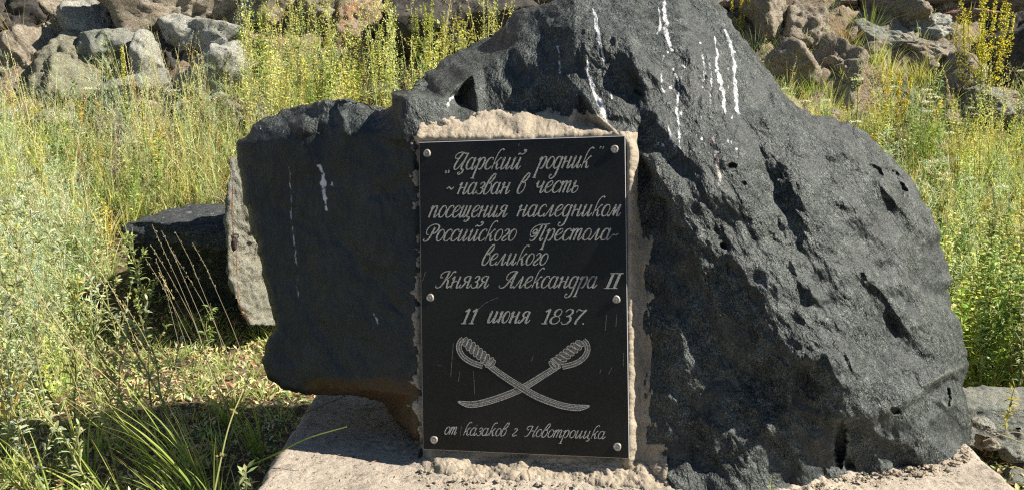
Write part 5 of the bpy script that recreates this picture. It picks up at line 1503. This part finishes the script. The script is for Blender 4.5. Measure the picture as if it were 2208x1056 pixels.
for i, (px, Y, h, ln, lc, lb) in enumerate(fg):
    parts = leaning(700 + i, h, ln, lc, nleaf=120 if h > .4 else 60, L0=.028, W0=.0065, r0=.0026)
    place('weed', px, Y, parts, lb, 'weed', G_F, py=900)

def grass_clump(seed, h, n, lean, col, tip, W=.0052, spread=.30):
    r = R(seed); g = Geo()
    for i in range(n):
        a = r.uniform(0, 6.28); s_ = spread * r.random()
        d = np.array([math.cos(a) * s_ + lean, math.sin(a) * s_, 1.0])
        blade(g, np.array([math.cos(a), math.sin(a), 0]) * .025 * r.random(), d, h * r.uniform(.45, 1.1), W * r.uniform(.5, 1.2), jit(r, col), r, r.uniform(.05, .6), 7, jit(r, tip))
    return g.arr()
for i, (px, Y, h, n, ln, lb) in enumerate((
    (440, 1.84, .46, 24, -.38, 'long-bladed green grass clump left of the plinth, leaning left'),
    (465, 1.80, .26, 14, .02, 'short upright green grass clump next to the plinth'),
    (250, 1.78, .30, 16, -.5, 'bent grass clump along the bottom edge on the left'),
    (90, 1.8, .30, 14, -.3, 'grass clump in the lower left corner'),
    (560, 2.1, .20, 24, -.2, 'shaded grass clump behind the front corner of the plinth'),
    (350, 1.95, .34, 16, -.35, 'thin yellow-green grass clump in the middle of the lower left'),
    (180, 1.95, .26, 24, -.1, 'dense low grass clump in the left foreground'),
    (500, 2.3, .16, 30, .0, 'short shaded grass patch below the overhang of the monument'),
    (395, 1.80, .24, 14, -.6, 'straggling grass clump at the bottom edge before the plinth'))):
    place('grass_clump', px, Y, [('blades', grass_clump(800 + i, h, n, ln, (.19, .30, .055), (.42, .46, .12)))], lb, 'grass', 'grass clumps in the lower left foreground', py=1000)
# dry seed stems against the dark block
def seed_stems(seed, n, h, lean, col, spread=.05):
    r = R(seed); g = Geo()
    for k in range(n):
        p = stem_path(r, h * r.uniform(.7, 1.15), 0, 7, .008, dirv=(lean + r.normal() * .10, r.normal() * .08, 0)) + [r.normal() * spread, r.normal() * spread * .5, 0]
        tube(g, p, .0010, .0006, jit(r, col, .1), 3)
        for j in range(26):
            b, d = at_path(p, r.uniform(.70, .995)); leaf(g, b + .002 * r.normal(size=3), d / np.linalg.norm(d) + .5 * rvec(r), .007, .0025, jit(r, col, .1), r, 0, 1)
    return g.arr()
place('dry_stems', 480, 2.55, [('stems', seed_stems(31, 9, .46, -.32, (.34, .30, .20)))], 'thin dry seed stems fanning up before the dark stone block', 'dry grass', py=800)
place('dry_stems', 175, 2.0, [('stems', seed_stems(32, 7, .60, -.3, (.48, .42, .22), .12))], 'straw-coloured seed stems rising through the weeds on the far left', 'dry grass', py=900)
place('dry_stems', 430, 1.95, [('stems', seed_stems(33, 6, .50, -.4, (.46, .40, .20), .09))], 'straw-coloured seed stems behind the long-bladed grass clump', 'dry grass', py=900)
# arching stalks placed from their ends
def arc(name, pts, r0, col, label, cat, nodes=0, seed=0):
    r = R(seed); g = Geo()
    p = catmull([tuple(PY(x, y, Y)) for x, y, Y in pts], 6)
    o0 = p[0].copy(); p = p - o0
    tube(g, p, r0, r0 * .5, jit(r, col, .05), 4)
    for k in range(nodes):
        b, d = at_path(p, (k + .7) / (nodes + .4))
        for j in range(9): leaf(g, b + .002 * r.normal(size=3), rvec(r) + [0, 0, .4], .010, .005, jit(r, (.40, .32, .15)), r, 0, 1)
    v, t, c = g.arr()
    o = mesh_from(name, v, t, M_LEAF, c, smooth=False, loc=tuple(o0)); tag(o, label, cat)
arc('grass_stalk', [(458, 1080, 1.72), (490, 930, 1.76), (520, 850, 1.8), (542, 800, 1.84)], .0022, (.40, .42, .18), 'single jointed grass stalk slanting up in front of the plinth corner', 'grass stalk', 3, 1)
arc('grass_stalk', [(520, 1012, 1.74), (600, 975, 1.70), (660, 945, 1.66), (748, 919, 1.64)], .0020, (.30, .38, .08), 'long green grass blade lying across the front corner of the plinth', 'grass blade', 0, 2)
arc('grass_stalk', [(510, 985, 1.98), (600, 920, 1.96), (680, 880, 1.94), (745, 853, 1.94)], .0016, (.12, .13, .05), 'dark shaded grass blade across the back corner of the plinth', 'grass blade', 0, 3)
arc('red_stalk', [(502, 400, 2.84), (500, 470, 2.84), (509, 540, 2.84), (512, 620, 2.82), (520, 665, 2.80), (535, 690, 2.78)], .0015, (.30, .06, .06), 'thin red stalk curving down in front of the pale upright slab', 'stalk', 5, 4)
arc('runner', [(2098, 905, 1.93), (2130, 925, 1.9), (2170, 940, 1.9), (2208, 955, 1.92)], .0022, (.40, .36, .24), 'pale curving runner over the stones at the right edge', 'stalk', 0, 5)
arc('runner', [(2120, 950, 1.88), (2150, 938, 1.88), (2185, 930, 1.88), (2215, 936, 1.9)], .0016, (.40, .36, .24), 'second thinner pale runner crossing above the first at the right edge', 'stalk', 0, 6)
def sprig(seed, h, col, n=30):
    r = R(seed); g = Geo(); p = stem_path(r, h, .1, 5, .02); tube(g, p, .0012, .0006, jit(r, col), 3)
    for j in range(n):
        b, _ = at_path(p, r.uniform(.1, .99)); leaf(g, b, rvec(r) + [0, 0, .5], h * .18, h * .06, jit(r, col), r, .2, 1)
    return g.arr()
place('sprig', 2165, 1.90, [('leaves', sprig(41, .12, (.38, .36, .08)))], 'small yellowish sprig between the stones at the right edge', 'sprig', z=-.02, py=940)
place('sprig', 855, 1.52, [('leaves', sprig(42, .03, (.40, .46, .10), 40))], 'tiny bright green sprout in front of the plaque at the bottom edge', 'sprig', z=0.0, py=1050)
place('sprig', 1666, 1.50, [('leaves', sprig(43, .075, (.34, .36, .16)))], 'single pale sprig at the bottom edge before the dark boulder', 'sprig', z=0.0, py=1040)
place('sprig', 525, 1.62, [('leaves', sprig(44, .15, (.32, .36, .18), 50))], 'pale sprig beside the lower left corner of the plinth', 'sprig', z=-.12, py=1040)

def fallen_bits():
    g = Geo(); r = R(91)
    for i in range(240):
        if r.random() < .6:
            px_, py_ = r.uniform(1000, 2100), 0; py_ = float(np.interp(px_, [1000, 1420, 1700, 1900, 2100], [1046, 1056, 1056, 1026, 980])) + abs(r.normal()) * 16
        else: px_, py_ = r.uniform(560, 980), r.uniform(900, 1056)
        q = P(px_, py_, float(d_plane(py_, .006)))
        leaf(g, q, (r.normal(), r.normal(), r.uniform(-.05, .25)), r.uniform(.005, .016), r.uniform(.001, .0035), jit(r, [STRAW, RUST, (.14, .10, .06), DRY][r.integers(4)]), r, .1, 1)
    v, t, c = g.arr()
    o = mesh_from('fallen_litter', v, t, M_LEAF, np.clip(c, .01, .8), smooth=False); tag(o, 'dry bits of straw and leaf fallen on the concrete slab', 'litter', kind='stuff')
fallen_bits()
